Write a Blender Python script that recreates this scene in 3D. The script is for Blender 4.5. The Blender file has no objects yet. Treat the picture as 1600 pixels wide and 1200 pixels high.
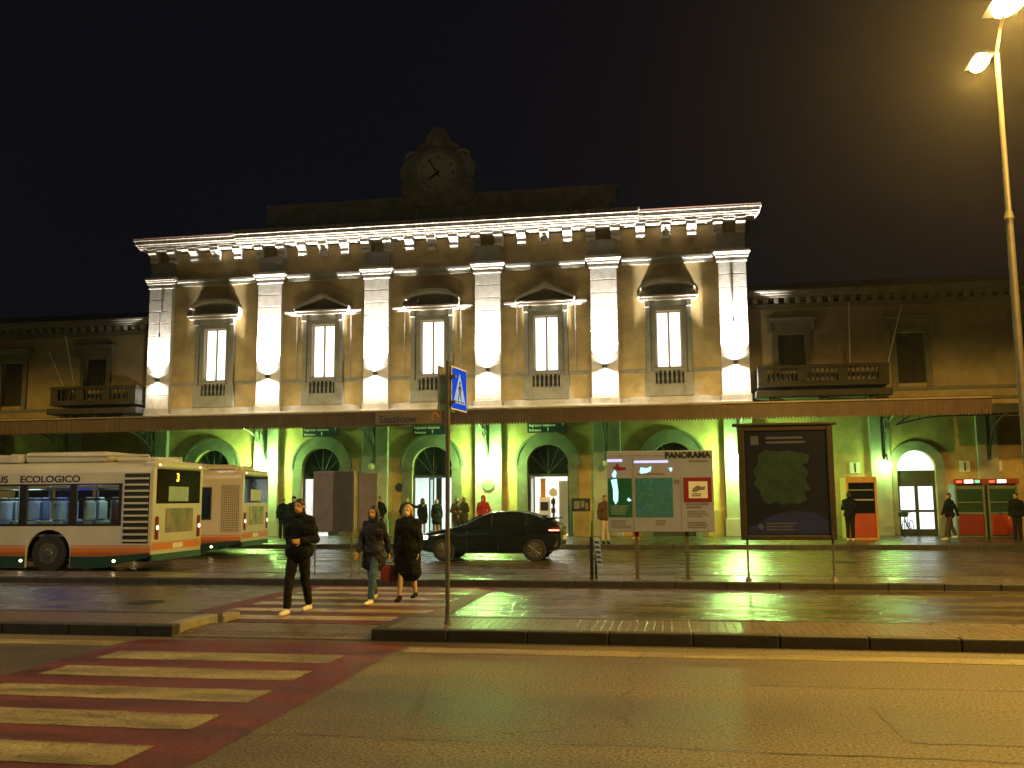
import bpy, bmesh, math, random
from mathutils import Vector, Matrix
random.seed(7)
R = math.radians
PI = math.pi
scene = bpy.context.scene
COL = scene.collection

# ------------------------------------------------------------------ materials
def new_mat(name):
    m = bpy.data.materials.new(name); m.use_nodes = True
    nt = m.node_tree; nt.nodes.clear()
    out = nt.nodes.new('ShaderNodeOutputMaterial')
    return m, nt, out

def mat(name, col, rough=0.6, var=0.25, scale=3.0, bump=0.0, bscale=40.0, metal=0.0, col2=None, detail=6,
        rough_var=0.0, spec=0.5, stretch=(1, 1, 1), coat=0.0):
    m, nt, out = new_mat(name)
    N = nt.nodes.new; L = nt.links.new
    b = N('ShaderNodeBsdfPrincipled')
    b.inputs['Metallic'].default_value = metal
    b.inputs['Specular IOR Level'].default_value = spec
    b.inputs['Coat Weight'].default_value = coat
    b.inputs['Coat Roughness'].default_value = 0.08
    tc = N('ShaderNodeTexCoord'); mp = N('ShaderNodeMapping'); mp.inputs['Scale'].default_value = stretch
    L(tc.outputs['Object'], mp.inputs['Vector'])
    n = N('ShaderNodeTexNoise'); n.inputs['Scale'].default_value = scale; n.inputs['Detail'].default_value = detail
    n.inputs['Roughness'].default_value = 0.6
    L(mp.outputs['Vector'], n.inputs['Vector'])
    cr = N('ShaderNodeValToRGB')
    c = Vector(col[:3]); c2 = Vector(col2[:3]) if col2 else c * (1 - var)
    c1 = c * (1 + var * 0.5) if not col2 else c
    cr.color_ramp.elements[0].position = 0.3; cr.color_ramp.elements[0].color = (*c2, 1)
    cr.color_ramp.elements[1].position = 0.7; cr.color_ramp.elements[1].color = (*[min(1, v) for v in c1], 1)
    L(n.outputs['Fac'], cr.inputs['Fac']); L(cr.outputs['Color'], b.inputs['Base Color'])
    if rough_var:
        mr = N('ShaderNodeMapRange'); mr.inputs['From Min'].default_value = 0.35; mr.inputs['From Max'].default_value = 0.65
        mr.inputs['To Min'].default_value = max(0.03, rough - rough_var); mr.inputs['To Max'].default_value = min(1, rough + rough_var)
        n3 = N('ShaderNodeTexNoise'); n3.inputs['Scale'].default_value = scale * 0.7; n3.inputs['Detail'].default_value = 5
        L(mp.outputs['Vector'], n3.inputs['Vector'])
        L(n3.outputs['Fac'], mr.inputs['Value']); L(mr.outputs['Result'], b.inputs['Roughness'])
    else:
        b.inputs['Roughness'].default_value = rough
    if bump:
        n2 = N('ShaderNodeTexNoise'); n2.inputs['Scale'].default_value = bscale; n2.inputs['Detail'].default_value = 4
        L(mp.outputs['Vector'], n2.inputs['Vector'])
        bp = N('ShaderNodeBump'); bp.inputs['Strength'].default_value = bump; bp.inputs['Distance'].default_value = 0.02
        L(n2.outputs['Fac'], bp.inputs['Height']); L(bp.outputs['Normal'], b.inputs['Normal'])
    L(b.outputs['BSDF'], out.inputs['Surface'])
    return m

def emit(name, col, strength):
    m, nt, out = new_mat(name)
    e = nt.nodes.new('ShaderNodeEmission'); e.inputs['Color'].default_value = (*col, 1); e.inputs['Strength'].default_value = strength
    nt.links.new(e.outputs[0], out.inputs['Surface'])
    return m

def glass(name, tint=(0.02, 0.025, 0.03), clear=0.0, rough=0.05):
    m, nt, out = new_mat(name); N = nt.nodes.new; L = nt.links.new
    b = N('ShaderNodeBsdfPrincipled'); b.inputs['Base Color'].default_value = (*tint, 1); b.inputs['Roughness'].default_value = rough
    if clear > 0:
        t = N('ShaderNodeBsdfTransparent'); t.inputs['Color'].default_value = (0.85, 0.9, 0.9, 1)
        mx = N('ShaderNodeMixShader'); mx.inputs[0].default_value = clear
        L(b.outputs[0], mx.inputs[1]); L(t.outputs[0], mx.inputs[2]); L(mx.outputs[0], out.inputs['Surface'])
    else:
        L(b.outputs[0], out.inputs['Surface'])
    return m

def cobble_mat(name, col, size=0.11, rough=0.4):
    m, nt, out = new_mat(name); N = nt.nodes.new; L = nt.links.new
    b = N('ShaderNodeBsdfPrincipled')
    tc = N('ShaderNodeTexCoord')
    v = N('ShaderNodeTexVoronoi'); v.feature = 'DISTANCE_TO_EDGE'; v.inputs['Scale'].default_value = 1 / size
    v.inputs['Randomness'].default_value = 0.35
    L(tc.outputs['Object'], v.inputs['Vector'])
    v2 = N('ShaderNodeTexVoronoi'); v2.inputs['Scale'].default_value = 1 / size; v2.inputs['Randomness'].default_value = 0.35
    L(tc.outputs['Object'], v2.inputs['Vector'])
    cr = N('ShaderNodeValToRGB'); cr.color_ramp.elements[0].position = 0.02; cr.color_ramp.elements[1].position = 0.14
    L(v.outputs['Distance'], cr.inputs['Fac'])
    hs = N('ShaderNodeMapRange'); hs.inputs['To Min'].default_value = 0.55; hs.inputs['To Max'].default_value = 1.25
    L(v2.outputs['Color'], hs.inputs['Value'])
    mul = N('ShaderNodeVectorMath'); mul.operation = 'SCALE'; mul.inputs[0].default_value = col
    L(hs.outputs['Result'], mul.inputs['Scale'])
    mx = N('ShaderNodeMix'); mx.data_type = 'RGBA'
    L(cr.outputs['Color'], mx.inputs['Factor']); mx.inputs['A'].default_value = (col[0] * .3, col[1] * .3, col[2] * .3, 1)
    L(mul.outputs[0], mx.inputs['B']); L(mx.outputs['Result'], b.inputs['Base Color'])
    b.inputs['Roughness'].default_value = rough
    bp = N('ShaderNodeBump'); bp.inputs['Strength'].default_value = 0.6; bp.inputs['Distance'].default_value = 0.02
    L(cr.outputs['Color'], bp.inputs['Height']); L(bp.outputs['Normal'], b.inputs['Normal'])
    L(b.outputs[0], out.inputs['Surface'])
    return m

def map_mat(name, a, b_, line, s1, rough=.35, lw=.035):
    m, nt, out = new_mat(name); N = nt.nodes.new; L = nt.links.new
    b = N('ShaderNodeBsdfPrincipled'); b.inputs['Roughness'].default_value = rough
    tc = N('ShaderNodeTexCoord'); wn = N('ShaderNodeTexNoise'); wn.inputs['Scale'].default_value = 3.5; wn.inputs['Detail'].default_value = 6
    L(tc.outputs['Object'], wn.inputs['Vector'])
    ad = N('ShaderNodeVectorMath'); ad.operation = 'MULTIPLY_ADD'; L(wn.outputs['Color'], ad.inputs[0]); ad.inputs[1].default_value = (.25, .25, .25); L(tc.outputs['Object'], ad.inputs[2])
    cr = N('ShaderNodeValToRGB'); cr.color_ramp.elements[0].position = .42; cr.color_ramp.elements[1].position = .58; cr.color_ramp.elements[0].color = (*a, 1); cr.color_ramp.elements[1].color = (*b_, 1)
    L(wn.outputs['Fac'], cr.inputs['Fac']); col = cr.outputs['Color']
    for s, w in ((s1, lw), (s1 * 3.1, lw * 1.6)):
        v = N('ShaderNodeTexVoronoi'); v.feature = 'DISTANCE_TO_EDGE'; v.inputs['Scale'].default_value = s; L(ad.outputs[0], v.inputs['Vector'])
        mr = N('ShaderNodeMapRange'); mr.inputs['From Min'].default_value = w * .5; mr.inputs['From Max'].default_value = w; mr.inputs['To Min'].default_value = .8; mr.inputs['To Max'].default_value = 0; L(v.outputs['Distance'], mr.inputs['Value'])
        mx = N('ShaderNodeMix'); mx.data_type = 'RGBA'; L(mr.outputs[0], mx.inputs['Factor']); L(col, mx.inputs['A']); mx.inputs['B'].default_value = (*line, 1); col = mx.outputs['Result']
    L(col, b.inputs['Base Color']); L(b.outputs[0], out.inputs['Surface'])
    return m

def road_mat(name, col, rough, rvar, bump, pscale=0.35, spec=0.5, cracks=True, gr=0.6, gs=70, wear=None):
    """wet asphalt: grain, worn bands along the street, patches that hold water, fine cracks"""
    m, nt, out = new_mat(name); N = nt.nodes.new; L = nt.links.new
    b = N('ShaderNodeBsdfPrincipled'); b.inputs['Specular IOR Level'].default_value = spec
    tc = N('ShaderNodeTexCoord')
    mp = N('ShaderNodeMapping'); mp.inputs['Scale'].default_value = (0.25, 1, 1); L(tc.outputs['Object'], mp.inputs['Vector'])
    big = N('ShaderNodeTexNoise'); big.inputs['Scale'].default_value = pscale * 2; big.inputs['Detail'].default_value = 6; big.inputs['Roughness'].default_value = .6
    L(mp.outputs['Vector'], big.inputs['Vector'])
    grain = N('ShaderNodeTexNoise'); grain.inputs['Scale'].default_value = gs; grain.inputs['Detail'].default_value = 3; grain.inputs['Roughness'].default_value = .75
    L(tc.outputs['Object'], grain.inputs['Vector'])
    g2 = N('ShaderNodeMapRange'); g2.inputs['From Min'].default_value = .35; g2.inputs['From Max'].default_value = .65
    g2.inputs['To Min'].default_value = 1 - gr; g2.inputs['To Max'].default_value = 1 + gr
    L(grain.outputs['Fac'], g2.inputs['Value'])
    g3 = N('ShaderNodeMapRange'); g3.inputs['From Min'].default_value = .35; g3.inputs['From Max'].default_value = .65
    g3.inputs['To Min'].default_value = .55; g3.inputs['To Max'].default_value = 1.4
    L(big.outputs['Fac'], g3.inputs['Value'])
    mu = N('ShaderNodeMath'); mu.operation = 'MULTIPLY'; L(g2.outputs[0], mu.inputs[0]); L(g3.outputs[0], mu.inputs[1])
    fac = mu.outputs[0]
    if cracks:
        vo = N('ShaderNodeTexVoronoi'); vo.feature = 'DISTANCE_TO_EDGE'; vo.inputs['Scale'].default_value = .22
        wn = N('ShaderNodeTexNoise'); wn.inputs['Scale'].default_value = 1.3; wn.inputs['Detail'].default_value = 5
        L(tc.outputs['Object'], wn.inputs['Vector'])
        add = N('ShaderNodeVectorMath'); add.operation = 'ADD'; L(tc.outputs['Object'], add.inputs[0]); L(wn.outputs['Color'], add.inputs[1])
        L(add.outputs[0], vo.inputs['Vector'])
        cm = N('ShaderNodeMapRange'); cm.inputs['From Min'].default_value = 0.0; cm.inputs['From Max'].default_value = .004
        cm.inputs['To Min'].default_value = .45; cm.inputs['To Max'].default_value = 1; L(vo.outputs['Distance'], cm.inputs['Value'])
        m3 = N('ShaderNodeMath'); m3.operation = 'MULTIPLY'; L(fac, m3.inputs[0]); L(cm.outputs[0], m3.inputs[1]); fac = m3.outputs[0]
    sc = N('ShaderNodeVectorMath'); sc.operation = 'SCALE'; sc.inputs[0].default_value = col; L(fac, sc.inputs['Scale'])
    if wear:
        wn2 = N('ShaderNodeTexNoise'); wn2.inputs['Scale'].default_value = 9; wn2.inputs['Detail'].default_value = 9; wn2.inputs['Roughness'].default_value = .75
        L(tc.outputs['Object'], wn2.inputs['Vector'])
        wr_ = N('ShaderNodeMapRange'); wr_.inputs['From Min'].default_value = wear; wr_.inputs['From Max'].default_value = wear + .07; L(wn2.outputs['Fac'], wr_.inputs['Value'])
        wm = N('ShaderNodeMix'); wm.data_type = 'RGBA'; L(wr_.outputs[0], wm.inputs['Factor']); L(sc.outputs[0], wm.inputs['A']); wm.inputs['B'].default_value = (.055, .047, .038, 1)
        L(wm.outputs['Result'], b.inputs['Base Color'])
    else:
        L(sc.outputs[0], b.inputs['Base Color'])
    rr = N('ShaderNodeMapRange'); rr.inputs['From Min'].default_value = .38; rr.inputs['From Max'].default_value = .62
    rr.inputs['To Min'].default_value = max(.05, rough - rvar); rr.inputs['To Max'].default_value = rough + rvar
    L(big.outputs['Fac'], rr.inputs['Value']); L(rr.outputs[0], b.inputs['Roughness'])
    bp = N('ShaderNodeBump'); bp.inputs['Strength'].default_value = bump; bp.inputs['Distance'].default_value = .012
    L(grain.outputs['Fac'], bp.inputs['Height']); L(bp.outputs['Normal'], b.inputs['Normal'])
    L(b.outputs[0], out.inputs['Surface'])
    return m

M = {}
M['ochre'] = mat('ochre_plaster', (0.48, 0.36, 0.16), .85, .45, .9, .15, 60, detail=9)
M['stone'] = mat('pale_stone', (0.42, 0.38, 0.32), .8, .3, 2.0, .3, 45, detail=9)
M['stone_light'] = mat('white_stone', (0.6, 0.56, 0.5), .8, .25, 4.0, .3, 50, detail=9)
M['stone_streak'] = mat('streaked_stone', (0.58, 0.53, 0.45), .85, .6, 5.0, .3, 50, detail=9, stretch=(1.6, 1, .12))
M['arch'] = mat('dark_arch_render', (.15, .15, .12), .85, .35, 2.0, .25, 40)
M['grey_stone'] = mat('weathered_grey_stone', (.4, .43, .45), .85, .35, 2.2, .3, 45, detail=9)
M['trim'] = mat('grey_trim', (0.26, 0.25, 0.2), .8, .3, 2.0, .2, 40)
M['wing'] = mat('wing_plaster', (0.42, 0.34, 0.22), .88, .3, 1.1, .15, 60, detail=9)
M['wing_stone'] = mat('wing_stone', (0.2, 0.18, 0.15), .85, .3, 2.0, .2, 45)
M['balcony_stone'] = mat('dark_balcony_stone', (.065, .06, .055), .85, .35, 2, .2, 45)  # darker than the other wing stone
M['roof'] = mat('dark_roof_tiles', (0.05, 0.035, 0.03), .8, .4, 6, .3, 20)
M['canopy'] = mat('rusty_painted_metal', (0.085, 0.042, 0.027), .55, .4, 2.5, .15, 30, stretch=(1, 1, .4))
M['canopy_edge'] = mat('pale_gutter_metal', (0.34, 0.26, 0.18), .5, .3, 1.5)
M['iron'] = mat('dark_green_iron', (0.018, 0.026, 0.022), .5, .3, 6)
M['black'] = mat('black_paint', (0.012, 0.012, 0.014), .45, .3, 6)
M['gap_shade'] = mat('painted_gap_shade', (0.02, 0.02, 0.02), .9, .3, 3)
M['glass_dark'] = glass('dark_window_glass', (0.008, 0.009, 0.012))
M['glass_clear'] = glass('clear_glass', (0.02, 0.024, 0.03), .85)
M['steel'] = mat('galvanised_steel', (0.3, 0.3, 0.31), .4, .2, 8, metal=.7)
M['pole'] = mat('grey_painted_pole', (0.1, 0.09, 0.08), .45, .25, 8)
M['asphalt'] = road_mat('wet_asphalt', (0.088, 0.074, 0.055), .55, .07, 1.0, spec=.4, gr=1.1, gs=38)
M['asphalt_far'] = road_mat('soaked_asphalt', (0.062, 0.05, 0.034), .25, .11, .35, .8, spec=.36)
M['red_paint'] = road_mat('red_road_paint', (0.088, 0.018, 0.023), .52, .06, .8, 1.2, gr=.6, gs=38, spec=.4, wear=.56)
M['yellow_paint'] = road_mat('cream_stripe_paint', (0.2, 0.175, 0.1), .54, .06, .7, 1.8, gr=.5, gs=38, spec=.4, wear=.57)
M['white_line'] = road_mat('pale_stripe_paint', (0.26, 0.2, 0.14), .3, .1, .3, 1.8, gr=.4, wear=.6)
M['kerb'] = mat('dark_kerb_stone', (0.03, 0.027, 0.025), .6, .4, 4, .3, 50)
M['kerb_top'] = mat('pale_kerb_stone', (0.22, 0.2, 0.17), .45, .35, 5, .3, 60)
M['cobble'] = cobble_mat('porphyry_cobbles', (0.12, 0.085, 0.06), .11, .4)
M['paving'] = mat('wet_stone_paving', (0.07, 0.06, 0.046), .3, .35, 1.5, .15, 20, rough_var=.1)
M['win_lit'] = emit('lit_white_window', (1, .97, .9), 2.2)
M['white_int'] = mat('white_room_paint', (0.75, 0.76, 0.74), .7, .08, 2)

def sun_free_light(name, kind, loc, energy, col, size=.1, rot=None, spot=None, blend=.4, parent=None):
    d = bpy.data.lights.new(name, kind); d.energy = energy; d.color = col
    if kind in ('POINT', 'SPOT'): d.shadow_soft_size = size
    if kind == 'AREA': d.size = size
    if spot: d.spot_size = R(spot); d.spot_blend = blend
    o = bpy.data.objects.new(name, d); COL.objects.link(o); o.location = loc
    if rot: o.rotation_euler = rot
    if parent:
        o.parent = parent
    return o

# ------------------------------------------------------------------ mesh builder
class MB:
    def __init__(s, org=(0, 0, 0)):
        s.v = []; s.f = []; s.mi = []; s.o = Vector(org); s.cur = 0; s.sm = []; s.smooth = False
    def add(s, vs, fs):
        b = len(s.v)
        s.v += [tuple(Vector(p) - s.o) for p in vs]
        for f in fs:
            s.f.append([b + i for i in f]); s.mi.append(s.cur); s.sm.append(s.smooth)
        return s
    def box(s, x0, x1, y0, y1, z0, z1):
        vs = [(x0, y0, z0), (x1, y0, z0), (x1, y1, z0), (x0, y1, z0), (x0, y0, z1), (x1, y0, z1), (x1, y1, z1), (x0, y1, z1)]
        return s.add(vs, [(0, 3, 2, 1), (4, 5, 6, 7), (0, 1, 5, 4), (1, 2, 6, 5), (2, 3, 7, 6), (3, 0, 4, 7)])
    def bbox(s, x0, x1, y0, y1, z0, z1, c=.01):
        """box with chamfered edges"""
        c = min(c, (x1 - x0) * .45, (y1 - y0) * .45, (z1 - z0) * .45)
        bm = bmesh.new(); bmesh.ops.create_cube(bm, size=1)
        for v in bm.verts:
            v.co = Vector(((x0 + x1) / 2 + v.co.x * (x1 - x0), (y0 + y1) / 2 + v.co.y * (y1 - y0), (z0 + z1) / 2 + v.co.z * (z1 - z0)))
        bmesh.ops.bevel(bm, geom=bm.edges[:], offset=c, segments=2, affect='EDGES', profile=.5)
        return s.addbm(bm)
    def addbm(s, bm):
        bm.verts.index_update()
        s.add([v.co.copy() for v in bm.verts], [[v.index for v in f.verts] for f in bm.faces]); bm.free()
        return s
    def cone(s, p0, p1, r0, r1=None, n=12, cap=True):
        r1 = r0 if r1 is None else r1
        p0 = Vector(p0); p1 = Vector(p1); d = (p1 - p0).normalized()
        a = d.orthogonal().normalized(); b = d.cross(a)
        vs = []
        for p, r in ((p0, r0), (p1, r1)):
            for i in range(n):
                t = 2 * PI * i / n; vs.append(p + (a * math.cos(t) + b * math.sin(t)) * r)
        fs = [(i, (i + 1) % n, n + (i + 1) % n, n + i) for i in range(n)]
        if cap: fs += [tuple(range(n))[::-1], tuple(range(n, 2 * n))]
        return s.add(vs, fs)
    def tube(s, pts, r, n=8):
        for a, b in zip(pts[:-1], pts[1:]): s.cone(a, b, r, r, n)
        return s
    def ell(s, c, rx, ry, rz, nu=14, nv=9):
        vs = [(c[0], c[1], c[2] - rz)]
        for j in range(1, nv):
            ph = -PI / 2 + PI * j / nv
            for i in range(nu):
                t = 2 * PI * i / nu
                vs.append((c[0] + rx * math.cos(ph) * math.cos(t), c[1] + ry * math.cos(ph) * math.sin(t), c[2] + rz * math.sin(ph)))
        vs.append((c[0], c[1], c[2] + rz)); k = len(vs) - 1
        fs = [(0, 1 + (i + 1) % nu, 1 + i) for i in range(nu)]
        for j in range(nv - 2):
            for i in range(nu):
                a = 1 + j * nu; b = a + nu
                fs.append((a + i, a + (i + 1) % nu, b + (i + 1) % nu, b + i))
        a = 1 + (nv - 2) * nu
        fs += [(a + i, a + (i + 1) % nu, k) for i in range(nu)]
        return s.add(vs, fs)
    def cap(s, p0, r0, p1, r1):
        """tapered capsule"""
        p0 = Vector(p0); p1 = Vector(p1)
        s.ell(p0, r0, r0, r0, 10, 7); s.ell(p1, r1, r1, r1, 10, 7)
        if (p1 - p0).length > 1e-4: s.cone(p0, p1, r0, r1, 10)
        return s
    def prism(s, poly, axis, a, b):
        """polygon (u,v) extruded along an axis: 'x' -> (y,z), 'y' -> (x,z), 'z' -> (x,y)"""
        n = len(poly)
        def P(u, v, w): return {'x': (w, u, v), 'y': (u, w, v), 'z': (u, v, w)}[axis]
        vs = [P(u, v, a) for u, v in poly] + [P(u, v, b) for u, v in poly]
        fs = [(i, (i + 1) % n, n + (i + 1) % n, n + i) for i in range(n)] + [tuple(range(n))[::-1], tuple(range(n, 2 * n))]
        return s.add(vs, fs)
    def lathe(s, c, prof, n=12):
        vs = []
        for r, z in prof:
            for i in range(n):
                t = 2 * PI * i / n; vs.append((c[0] + r * math.cos(t), c[1] + r * math.sin(t), c[2] + z))
        fs = []
        for j in range(len(prof) - 1):
            for i in range(n):
                fs.append((j * n + i, j * n + (i + 1) % n, (j + 1) * n + (i + 1) % n, (j + 1) * n + i))
        fs += [tuple(range(n))[::-1], tuple(range((len(prof) - 1) * n, len(prof) * n))]
        return s.add(vs, fs)
    def build(s, name, mats, parent=None, fix=True):
        me = bpy.data.meshes.new(name); me.from_pydata(s.v, [], s.f)
        if not isinstance(mats, (list, tuple)): mats = [mats]
        for m in mats: me.materials.append(m)
        me.polygons.foreach_set('material_index', s.mi); me.polygons.foreach_set('use_smooth', s.sm)
        if fix:
            bm = bmesh.new(); bm.from_mesh(me); bmesh.ops.recalc_face_normals(bm, faces=bm.faces[:]); bm.to_mesh(me); bm.free()
        me.update()
        o = bpy.data.objects.new(name, me); COL.objects.link(o)
        if parent is not None: o.parent = parent
        return o

def tag(o, label=None, cat=None, group=None, kind=None):
    if label: o['label'] = label
    if cat: o['category'] = cat
    if group: o['group'] = group
    if kind: o['kind'] = kind
    return o
def thing(name, label, cat, loc=(0, 0, 0), rz=0, group=None):
    o = bpy.data.objects.new(name, None); COL.objects.link(o); o.location = loc; o.rotation_euler = (0, 0, rz); o.empty_display_size = .2
    return tag(o, label, cat, group)
def copy_tree(o, parent=None):
    c = o.copy(); COL.objects.link(c)
    if parent is not None: c.parent = parent
    for ch in list(o.children): copy_tree(ch, c)
    return c
def evaluated(o):
    dg = bpy.context.evaluated_depsgraph_get(); dg.update()
    me = bpy.data.meshes.new_from_object(o.evaluated_get(dg), depsgraph=dg)
    old = o.data; o.modifiers.clear(); o.data = me
    bpy.data.meshes.remove(old)
    return o
def text_mesh(name, txt, size, m, parent, loc, extrude=.006, rot=(PI / 2, 0, 0), align='LEFT', xs=1.0, bold=0.0):
    cu = bpy.data.curves.new(name, 'FONT'); cu.body = txt; cu.size = size; cu.extrude = extrude; cu.align_x = align; cu.offset = bold
    t = bpy.data.objects.new(name + '_tmp', cu); COL.objects.link(t)
    dg = bpy.context.evaluated_depsgraph_get(); dg.update()
    me = bpy.data.meshes.new_from_object(t.evaluated_get(dg), depsgraph=dg)
    bpy.data.objects.remove(t); bpy.data.curves.remove(cu)
    me.transform(Matrix.Translation(loc) @ Matrix.Rotation(rot[2], 4, 'Z') @ Matrix.Rotation(rot[0], 4, 'X') @ Matrix.Diagonal((xs, 1, 1, 1)))
    me.materials.clear(); me.materials.append(m)
    o = bpy.data.objects.new(name, me); COL.objects.link(o)
    if parent is not None: o.parent = parent
    return o

# ================================================================== SETTING
def struct(name, mb, m): return tag(mb.build(name, m), kind='structure')
mb = MB(); mb.box(-400, 400, -120, 700, -.6, -.03); struct('ground', mb, M['asphalt'])
def sheet(x0, x1, y0, y1, z): return MB().add([(x0, y0, z), (x1, y0, z), (x1, y1, z), (x0, y1, z)], [(0, 1, 2, 3)])
struct('near_road', sheet(-70, 60, -40, 11.56, 0), M['asphalt'])
struct('far_road', sheet(-70, 60, 12.9, 18.92, 0), M['asphalt_far'])
struct('station_road', sheet(-70, 60, 20.5, 33.5, 0), M['asphalt_far'])
mb = MB(); mb.box(-70, 60, 33.62, 41.5, -.3, .15); struct('station_pavement', mb, M['paving'])

def kerb_run(mb, x0, x1, y0, y1, z, ln=1.0):
    x = x0
    while x < x1 - .01:
        e = min(x + ln, x1)
        mb.bbox(x + .004, e - .004, y0, y1, -.2, z + random.uniform(-.004, .004), .02)
        x = e
mb = MB(); kerb_run(mb, -40, 30, 33.45, 33.62, .155); struct('station_kerb', mb, M['kerb'])
# near island in two pieces with a dropped crossing between
mb = MB(); mb.box(-70, -6.72, 11.72, 12.8, -.2, .142); mb.box(-3.62, 60, 11.72, 12.8, -.2, .142); struct('island_cobbles', mb, M['cobble'])
mb = MB()
kerb_run(mb, -30, -6.5, 11.54, 11.72, .15); kerb_run(mb, -3.8, 24, 11.54, 11.72, .15)
kerb_run(mb, -30, -6.5, 12.8, 12.95, .147); kerb_run(mb, -3.8, 24, 12.8, 12.95, .147)
mb.bbox(-3.8, -3.62, 11.73, 12.79, -.2, .15, .02)
struct('island_kerb', mb, M['kerb'])
mb = MB(); mb.bbox(-6.72, -6.5, 11.73, 12.79, -.2, .152, .02); mb.bbox(-6.72, -6.5, 12.965, 13.5, -.2, .1, .02)
struct('kerb_return', mb, M['kerb_top'])
mb = MB(); mb.add([(-6.5, 11.6, .01), (-3.8, 11.6, .01), (-3.8, 11.9, .045), (-6.5, 11.9, .045), (-3.8, 12.6, .045), (-6.5, 12.6, .045), (-3.8, 12.93, .008), (-6.5, 12.93, .008)],
    [(0, 1, 2, 3), (3, 2, 4, 5), (5, 4, 6, 7)])
struct('crossing_ramp', mb, M['cobble'])
mb = MB(); mb.box(-6.5, -3.8, 11.545, 11.6, -.2, .018); struct('ramp_edge', mb, M['kerb_top'])
mb = MB(); kerb_run(mb, -40, 30, 18.9, 19.05, .13); kerb_run(mb, -40, 30, 20.45, 20.6, .13); struct('far_island_kerb', mb, M['kerb'])
mb = MB(); mb.box(-70, 60, 19.05, 20.45, -.2, .125); struct('far_island', mb, M['paving'])
# zebra on red in front, with worn edges; zebra on the far lane
def rough_rect(mb, x0, x1, y0, y1, z, j=.012, step=.18):
    n = max(2, int((x1 - x0) / step)); k = max(1, int((y1 - y0) / step))
    top = [(x0 + (x1 - x0) * i / n + random.uniform(-j, j), y1 + random.uniform(-j, j), z) for i in range(n + 1)]
    bot = [(x0 + (x1 - x0) * i / n + random.uniform(-j, j), y0 + random.uniform(-j, j), z) for i in range(n + 1)]
    mb.add(bot + top, [(i, i + 1, n + 2 + i, n + 1 + i) for i in range(n)])
mb = MB(); rough_rect(mb, -6.8, -3.22, 1.0, 11.3, .004, .015); struct('red_crossing_paint', mb, M['red_paint'])
mb = MB()
for i in range(9):
    y = 10.38 - i * .985; rough_rect(mb, -6.5, -3.72, y - .52, y, .008)
struct('zebra_stripes', mb, M['yellow_paint'])
mb = MB(); rough_rect(mb, -3.15, 40, 10.72, 11.08, .004, .012, .5); rough_rect(mb, -40, -6.86, 10.75, 11.1, .004, .012, .5)
struct('edge_line', mb, M['yellow_paint'])
mb = MB(); rough_rect(mb, -7.6, -3.45, 13.05, 18.8, .004, .015); struct('red_far_crossing_paint', mb, M['red_paint'])
mb = MB()
for i in range(6):
    y = 18.5 - i * .93; rough_rect(mb, -7.15, -3.8, y - .45, y, .008)
struct('far_zebra_stripes', mb, M['white_line'])
# cracked seams and a repair patch in the near road
seam = mat('bitumen_seam', (.018, .017, .016), .35, .3, 20)
def seam_run(mb, x0, x1, y, amp, w):
    n = int((x1 - x0) / .12); ph = random.random() * 9; pts = [(x0 + (x1 - x0) * i / n, y + amp * (math.sin(i * .11 + ph) + .5 * math.sin(i * .37 + ph * 2)) + random.uniform(-.012, .012)) for i in range(n + 1)]
    vs = []
    for x, yy in pts:
        ww = w * random.uniform(.4, 1.3); vs += [(x, yy - ww, .0035), (x, yy + ww, .0035)]
    mb.add(vs, [(2 * i, 2 * i + 2, 2 * i + 3, 2 * i + 1) for i in range(n)])
for (x0, x1, y, amp, w) in ((-3.1, 9, 6.9, .03, .008), (-2.9, 7, 9.3, .02, .006)):
    mb = MB(); seam_run(mb, x0, x1, y, amp, w); struct('road_seam', mb, seam)
mb = MB(); rough_rect(mb, 1.6, 4.6, 7.3, 8.5, .0032, .02); struct('road_patch', mb, road_mat('patched_asphalt', (.06, .052, .04), .5, .07, 1.0, spec=.4, gr=1.1, gs=38))
# manhole covers
mb = MB()
for x, y, r in ((-9.2, 15.4, .33), (4.6, 27, .35)):
    mb.lathe((x, y, 0), [(r, .002), (r, .007), (r * .9, .009), (.0001, .009)], 24)
struct('manhole_covers', mb, mat('cast_iron', (.03, .028, .026), .4, .4, 20, .5, 60, metal=.6))

# ================================================================== STATION BUILDING
XC = -10.7175
YP, YW, YB = 40.91, 41.16, 41.62          # pilaster face, wall face, wall back
PX = [XC + d for d in (-13.60, -7.95, -2.65, 2.65, 7.95, 13.60)]
BX = [XC + d for d in (-10.775, -5.3, 0, 5.3, 10.775)]
B = thing('station_building', 'two-storey ochre station building with floodlit pale pilasters and a clock on the roof', 'station', (XC, YW, 0))
BO = (XC, YW, 0)
def mbB(): return MB(BO)

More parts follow.
